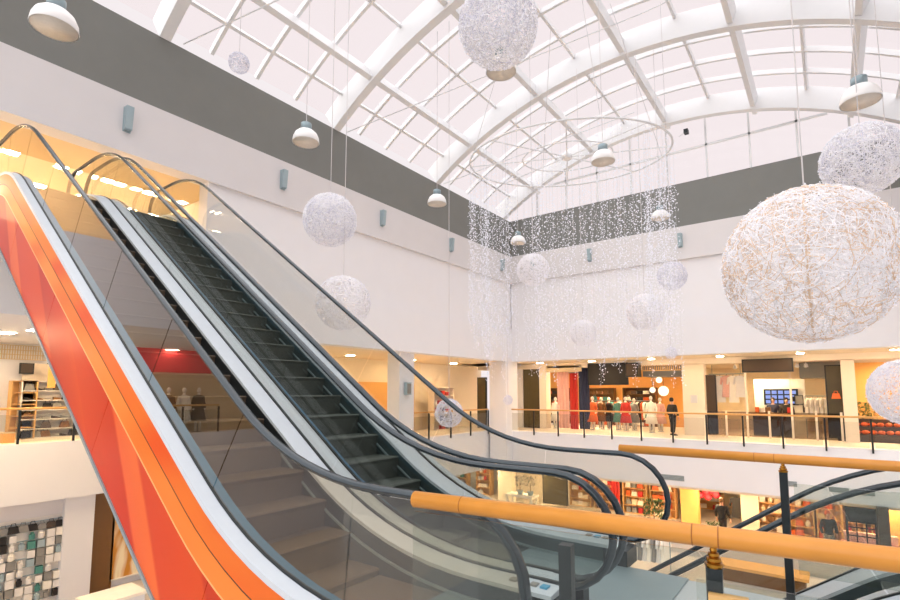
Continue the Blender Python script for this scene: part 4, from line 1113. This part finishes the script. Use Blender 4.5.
# kiosk bench and clothes rail on the open ground floor
p = onz(762, 572, ZGR+0.4)
kb = thing('bench', 'low orange brown bench block on the ground floor beyond the rail', 'bench', (p.x, p.y, ZGR))
MB().box(-1.3, 1.3, -0.4, 0.4, 0, 0.45).build('body', 'brown', kb); MB().box(-1.4, 1.4, -0.5, 0.5, 0.45, 0.55).build('seat', 'orangewall', kb)
p = onz(648, 574, ZGR)
clothes_rail('clothes rail of grey and white garments on the open ground floor', p.x, p.y, ZGR, 1.6, 1.5, 0.2)
for i in range(9):
    mt = ['greygoods', 'whitegoods', 'ivory'][i % 3]
    garment('%s garment on the open ground floor rail' % CN[mt], p.x-0.64+0.16*i, p.y-0.12+0.032*i, ZGR+1.51, mt, 0.45, 1.0, '%s garments on the open ground floor rail' % CN[mt], 1.2)
# vents on the slab edge
for px0, px1, py, lab in ((657, 684, 477.5, 'grey vent grille left on the far slab edge'), (787, 797, 484, 'smallest grey vent grille on the far slab edge'),
                       (829, 849, 490, 'grey vent grille just right of the post on the far slab edge'), (854, 875, 493, 'rightmost grey vent grille on the far slab edge')):
    x0, x1, z0, z1 = rect(px0, px1, py-2.6, py+2.6, YB-0.02)
    t = thing('vent_grille', lab, 'vent', ((x0+x1)/2, YB-0.02, z0))
    w = (x1-x0)/2
    MB().box(-w, w, 0, 0.02, 0, z1-z0).build('backing', 'greygoods', t)
    for i in range(4): MB().box(-w, w, -0.015, 0, (z1-z0)*(i+0.3)/4, (z1-z0)*(i+0.6)/4).build('slat', 'fixture', t)

# ------------------------------------------------------------------ wall fixtures
LW = ['nearest grey box lamp on the left fascia above the escalators', 'second grey box lamp on the left fascia', 'middle grey box lamp of the left fascia', 'fourth grey box lamp on the left fascia', 'grey box lamp on the left fascia next to the corner']
wl0 = None
for i in range(5):
    y = 4.88 + 4.42*i; 
    if i == 4: y = 22.6
    if wl0 is None:
        wl0 = thing('wall_lamp', LW[0], 'wall lamp', (XL, y, 8.2), 0, 'box lamps on the fascia')
        MB().loft([[(0, -0.08, -0.29), (0.13, -0.08, -0.26), (0.13, 0.08, -0.26), (0, 0.08, -0.29)], [(0, -0.08, 0.30), (0.18, -0.08, 0.30), (0.18, 0.08, 0.30), (0, 0.08, 0.30)]]).build('housing', 'fixture', wl0)
        MB().box(0.02, 0.11, -0.06, 0.06, -0.295, -0.27).build('diffuser', 'lampgrey', wl0)
        MB().box(-0.001, 0.01, -0.09, 0.09, -0.31, 0.31).build('back_plate', 'fixture', wl0)
    else: dup(wl0, (XL, y, 8.2), LW[i])
for i, x in enumerate((-12.1, -9.0, -4.9)):
    dup(wl0, (x, YB, 8.2), ['grey box lamp on the far fascia close to the corner', 'grey box lamp on the far fascia behind the light curtain', 'grey box lamp on the far fascia at the right edge of the light curtain'][i], None, -PI/2)

# ------------------------------------------------------------------ bell pendant lamps
def roof_z(x): return RZ + math.sqrt(RR*RR-(x-RC)**2)
pl0 = None
PL = [(55, 20, 7.2, 'largest bell pendant lamp at the upper left corner'), (306, 137, 11.2, 'white bell pendant lamp hanging before the left wall by a roof rib'), (437, 200, 15.5, 'white bell pendant lamp near the far end of the left grey band'),
      (603, 157, 12.6, 'white bell pendant lamp inside the ring of the light curtain'), (860, 95, 8.6, 'large bell pendant lamp above the two big wire balls'), (501, 66, 9.8, 'bell pendant lamp showing below the big white wire ball'),
      (518, 240, 19.5, 'small bell pendant lamp in the far corner'), (660, 215, 17.0, 'small bell pendant lamp at the right side of the light curtain')]
for i, (px, py, d, lab) in enumerate(PL):
    p = deep(px, py, d)
    if pl0 is None:
        pl0 = thing('pendant_lamp', lab, 'pendant lamp', p, 0, 'bell pendant lamps')
        MB().lathe([(0.285, -0.13), (0.29, -0.12), (0.275, -0.02), (0.235, 0.07), (0.17, 0.13), (0.11, 0.15)], n=28, cap=False).build('shade', 'lampwhite', pl0, True)
        MB().lathe([(0.278, -0.128), (0.26, -0.11), (0.2, -0.10), (0.001, -0.095)], n=28).build('diffuser', 'lampinner', pl0, True)
        MB().lathe([(0.10, 0.145), (0.115, 0.15), (0.115, 0.30), (0.09, 0.315), (0.02, 0.33)], n=20).build('ballast', 'lampgrey', pl0, True)
    else: dup(pl0, p, lab)

# ------------------------------------------------------------------ wire balls
def wire_ball(n_curl, wire_r, seed, fr=0.16):
    rnd = random.Random(seed); m = MB(); b = MB()
    for i in range(n_curl):
        c = Vector((rnd.gauss(0, 1), rnd.gauss(0, 1), rnd.gauss(0, 1))).normalized()
        t = Vector((rnd.gauss(0, 1), rnd.gauss(0, 1), rnd.gauss(0, 1))); t = (t-c*t.dot(c)).normalized()
        s = c.cross(t); L = rnd.uniform(0.7, 1.6)*fr*2; cv = rnd.uniform(-3, 3); r0 = rnd.uniform(0.955, 1.01)
        pts = []; ang = rnd.uniform(0, 6.28); q = c.copy(); hd = t
        for k in range(7):
            pts.append(q*r0*(1+0.015*math.sin(k*2.1+i)))
            hd = (hd + q.cross(hd)*cv*L/7).normalized()
            q = (q + hd*L/6).normalized(); hd = (hd-q*hd.dot(q)).normalized()
        m.tube(pts, wire_r, 3, cap=False)
        if rnd.random() < 0.75: b.octa(pts[3]*1.015, wire_r*rnd.uniform(1.3, 2.2))
    return m, b
def rings_hoop():
    m = MB()
    for ax in range(2):
        pts = [(math.cos(2*PI*k/40)*(1 if ax else 0.0), math.cos(2*PI*k/40)*(0 if ax else 1.0), math.sin(2*PI*k/40)) for k in range(41)]
        m.tube([Vector(p)*0.98 for p in pts], 0.012, 6, cap=False)
    return m
def ball_proto(name, label, mats, n, wr, seed, loc, R, fr=0.16, bulbm='bulb'):
    t = thing(name, label, 'wire ball', loc, 0, 'hanging wire balls')
    m, b = wire_ball(n, wr, seed, fr)
    rnd = random.Random(seed+1)
    for k in range(len(m.f)): pass
    # every tube has 18 faces; vary the wire colour from strand to strand
    per = 18
    pick = [0 if rnd.random() < 0.78 else 1 for _ in range(len(m.f)//per+1)]
    m.m = [pick[i//per] if len(mats) > 1 else 0 for i in range(len(m.f))]
    m.build('wire_shell', mats, t)
    o = b.build('light_points', bulbm, t); o['kind'] = 'stuff'
    rings_hoop().build('hoop', mats[-1], t, True)
    t.scale = (R, R, R)
    return t
big = ball_proto('wire_ball', 'largest wire ball, tangled white and copper wire, hanging at right', ['wire', 'wire_warm'], 3800, 0.0050, 3, deep(809, 265, 5.8), 0.87)
med = ball_proto('wire_ball', 'white wire ball above the largest one at the right edge', ['wire', 'wire_blue'], 2400, 0.009, 5, deep(862, 160, 8.3), 0.57)
dup(med, deep(498, 26, 9.2), 'white wire ball cut by the top edge above a pendant lamp', None, 1.0, 0.70)
dup(med, deep(330, 220, 11.8), 'white wire ball hanging before the left wall above the handrail', None, 2.0, 0.60)
dup(med, deep(908, 392, 8.8), 'silver wire ball at eye level at the right edge', None, 0.5, 0.56)
small = ball_proto('wire_ball', 'tiny lavender wire ball against the upper left skylight', ['wire_blue', 'wire'], 420, 0.016, 9, deep(239, 63, 12.8), 0.25, 0.22, 'bulb2')
dup(small, deep(672, 276, 14.6), 'lavender wire ball beside the right edge of the light curtain', None, 1, 0.40)
dup(small, deep(671, 353, 21), 'smallest lavender wire ball low over the clothes shop', None, 1, 0.24)
dup(small, deep(449, 413, 14.6), 'lavender wire ball hanging low before the short gallery railing', None, 1, 0.40)
dup(small, deep(508, 400, 20.5), 'tiny pale wire ball in front of the corner pier', None, 1, 0.19)
pale = ball_proto('wire_ball', 'faint white wire ball seen through the second escalator glass', ['wire_faint'], 900, 0.012, 13, deep(343, 303, 11.4), 0.60, 0.2, 'bulb2')
dup(pale, deep(533, 270, 16), 'faint white wire ball at the far corner in the light curtain', None, 1, 0.5)
dup(pale, deep(645, 312, 17), 'faint white wire ball right below the light curtain', None, 1, 0.6)
dup(pale, deep(583, 333, 17.7), 'faint white wire ball at the bottom of the light curtain', None, 1, 0.45)

def hang(o, top, led=0):
    s_ = o.scale.x; L = (roof_z(o.location.x)+0.1-o.location.z)/s_
    MB().tube([(0, 0, top), (0, 0, L)], 0.008/s_, 5).build('cable', 'cable', o)
    if led:
        l = bpy.data.lights.new('led_glow', 'POINT'); l.energy = led; l.shadow_soft_size = 0.2*s_; l.color = (1.0, 0.96, 0.93)
        lo = bpy.data.objects.new('led_glow', l); COL.objects.link(lo); lo.location = o.location
for o in list(COL.objects):
    if o.get('category') == 'wire ball': hang(o, 0.97, 0 if 'faint' in o['label'] else {0.87: 8, 0.57: 2, 0.6: 2.2, 0.7: 3, 0.56: 2}.get(round(o.scale.x, 3), 0))
    if o.get('category') == 'pendant lamp': hang(o, 0.32)

# ------------------------------------------------------------------ light curtain on a hoop
dc = 15.0
pc0 = deep(567, 157, dc)
RCT = 2.98
lc = thing('light_curtain', 'round curtain of light strings hanging from a wide hoop', 'light curtain', pc0)
RCT = 2.86
vd = Vector((pc0.x, pc0.y, 0)).normalized(); vs_ = Vector((vd.y, -vd.x, 0))
def hoop_pt(a, r, z=0.0):
    q = vs_*(r*math.cos(a)) + vd*(0.74*r*math.sin(a)); return (q.x, q.y, z)
hp = [hoop_pt(2*PI*k/72, RCT) for k in range(73)]
MB().tube(hp, 0.03, 6, cap=False).build('hoop', 'steel_white', lc, True)
MB().tube([(x*0.45, y*0.45, 0) for x, y, z in hp], 0.02, 6, cap=False).build('hoop', 'steel_white', lc, True)
for k in range(8):
    a = 2*PI*k/8
    MB().tube([hoop_pt(a, 0.1), hoop_pt(a, RCT)], 0.018, 6).build('spoke', 'steel_white', lc)
MB().lathe([(0.14, -0.06), (0.16, 0), (0.14, 0.06), (0.03, 0.2)], n=16).build('hub', 'steel_white', lc)
for k in range(4):
    a = 2*PI*k/4+0.3
    q1 = hoop_pt(a, RCT*0.5); MB().tube([hoop_pt(a, RCT*0.99), (q1[0], q1[1], roof_z(pc0.x+q1[0])-pc0.z)], 0.01, 5).build('suspension_cable', 'cable', lc)
rs = random.Random(21)
NS = 96
for i in range(NS):
    a = 2*PI*(i+rs.uniform(-0.3, 0.3))/NS
    rr = RCT*rs.choice([1.0, 1.0, 0.97, 0.9, 0.75])
    L = rs.uniform(4.6, 5.6) if rs.random() < 0.6 else rs.uniform(5.6, 6.8)
    x, y, _ = hoop_pt(a, rr)
    m = MB(); m.tube([(x, y, 0), (x, y, -L)], 0.0022, 3)
    m.mi = 1
    nb = int(L/0.045)
    for k in range(nb):
        z = -L*(k+rs.random())/nb
        if z > -1.0 and rs.random() < 0.6: continue
        m.octa((x+rs.uniform(-0.08, 0.08), y+rs.uniform(-0.08, 0.08), z), rs.uniform(0.011, 0.023))
    m.build('light_string', ['cable', 'bulb'], lc)

# ------------------------------------------------------------------ light
w = bpy.data.worlds.new('sky'); sc.world = w; w.use_nodes = True
nt = w.node_tree; nt.nodes.clear()
bg = nt.nodes.new('ShaderNodeBackground'); wo = nt.nodes.new('ShaderNodeOutputWorld')
bg.inputs['Color'].default_value = (1.0, 0.93, 0.945, 1)
bg.inputs['Strength'].default_value = 0.92
nt.links.new(bg.outputs[0], wo.inputs[0])
def sun(name, rx, rz, e, ang, col):
    s = bpy.data.lights.new(name, 'SUN'); s.energy = e; s.angle = math.radians(ang); s.color = col
    o = bpy.data.objects.new(name, s); COL.objects.link(o); o.rotation_euler = (math.radians(rx), 0, math.radians(rz)); o.location = (0, 0, 30)
sun('overcast_sun', 22, -30, 4.2, 120, (0.92, 0.98, 1.0))
# shop and soffit lamps
ln = 0
def ceiling_lamp(label, x, y, z, sx, sy, power, group):
    t = thing('ceiling_light', label, 'light', (x, y, z), 0, group)
    MB().box(-sx/2-0.04, sx/2+0.04, -sy/2-0.04, sy/2+0.04, 0.0, 0.03).build('frame', 'lampwhite', t)
    MB().box(-sx/2, sx/2, -sy/2, sy/2, -0.012, 0.0).build('diffuser', emat('warm_panel_%d' % power, 'ffdfb0', power), t)
for x, lab in ((-12.2, 'warm ceiling panel of the corner bay'), (-9.2, 'warm ceiling panel over the fabric banners'), (-6.2, 'warm ceiling panel over the clothes shop middle'), (-3.0, 'warm ceiling panel over the shop with screens'), (-0.6, 'warm ceiling panel near the white dresses'), (2.6, 'warm ceiling panel over the pumpkins')):
    ceiling_lamp(lab, x, 28.6, 2.9, 0.5, 0.5, 270, 'ceiling panels in the far gallery shops')
for i in range(6):
    ceiling_lamp(['first', 'second', 'third', 'fourth', 'fifth', 'last'][i]+' warm panel under the far gallery ceiling, counted from the corner', -12.5+2.9*i, 25.0, 3.17, 0.24, 0.24, 240, 'panels under the far gallery ceiling')
for i, (x, y) in enumerate(((-16.4, 11), (-16.4, 15), (-16.4, 19), (-16.4, 22.5))):
    ceiling_lamp(['first', 'second', 'third', 'last'][i]+' warm panel under the left gallery ceiling, counted from the escalators', x, y, 3.17, 0.26, 0.26, 260, 'panels under the left gallery ceiling')
for i, y in enumerate((-9, -5, -1, 3, 7)):
    ceiling_lamp(['outermost warm panel', 'second warm panel', 'third warm panel', 'fourth warm panel', 'inmost warm panel'][i]+' under the recess ceiling at far left', -20.9, y, 3.27, 0.4, 0.4, 130, 'panels under the far left recess ceiling')
for i in range(7):
    ceiling_lamp(['first', 'second', 'third', 'fourth', 'fifth', 'sixth', 'last'][i]+' warm panel in the ground floor shop ceiling, counted from the left', -16.5+3.0*i, 25.6, -2.53, 1.0, 1.0, 40, 'panels in the ground floor shop ceiling')

for i, y in enumerate((-1.5, 1.5, 4.5, 7.5)):  # added fill panels that brighten the shaded slab face, not known lamps
    ceiling_lamp(['first', 'second', 'third', 'last'][i]+' added warm fill panel under the upper floor edge at far left, counted from the near end', -17.2, y, 3.27, 0.5, 0.5, 110, 'added fill panels under the upper floor edge at far left')
for i, y in enumerate((1.0, 4.0, 7.0)):  # added fill panels that lift the dim ground floor at far left
    t = ceiling_lamp(['first', 'second', 'last'][i]+' added warm fill panel over the ground floor before the white pegboard', -18.6, y, 3.27, 0.5, 0.5, 90, 'added fill panels over the ground floor at far left')
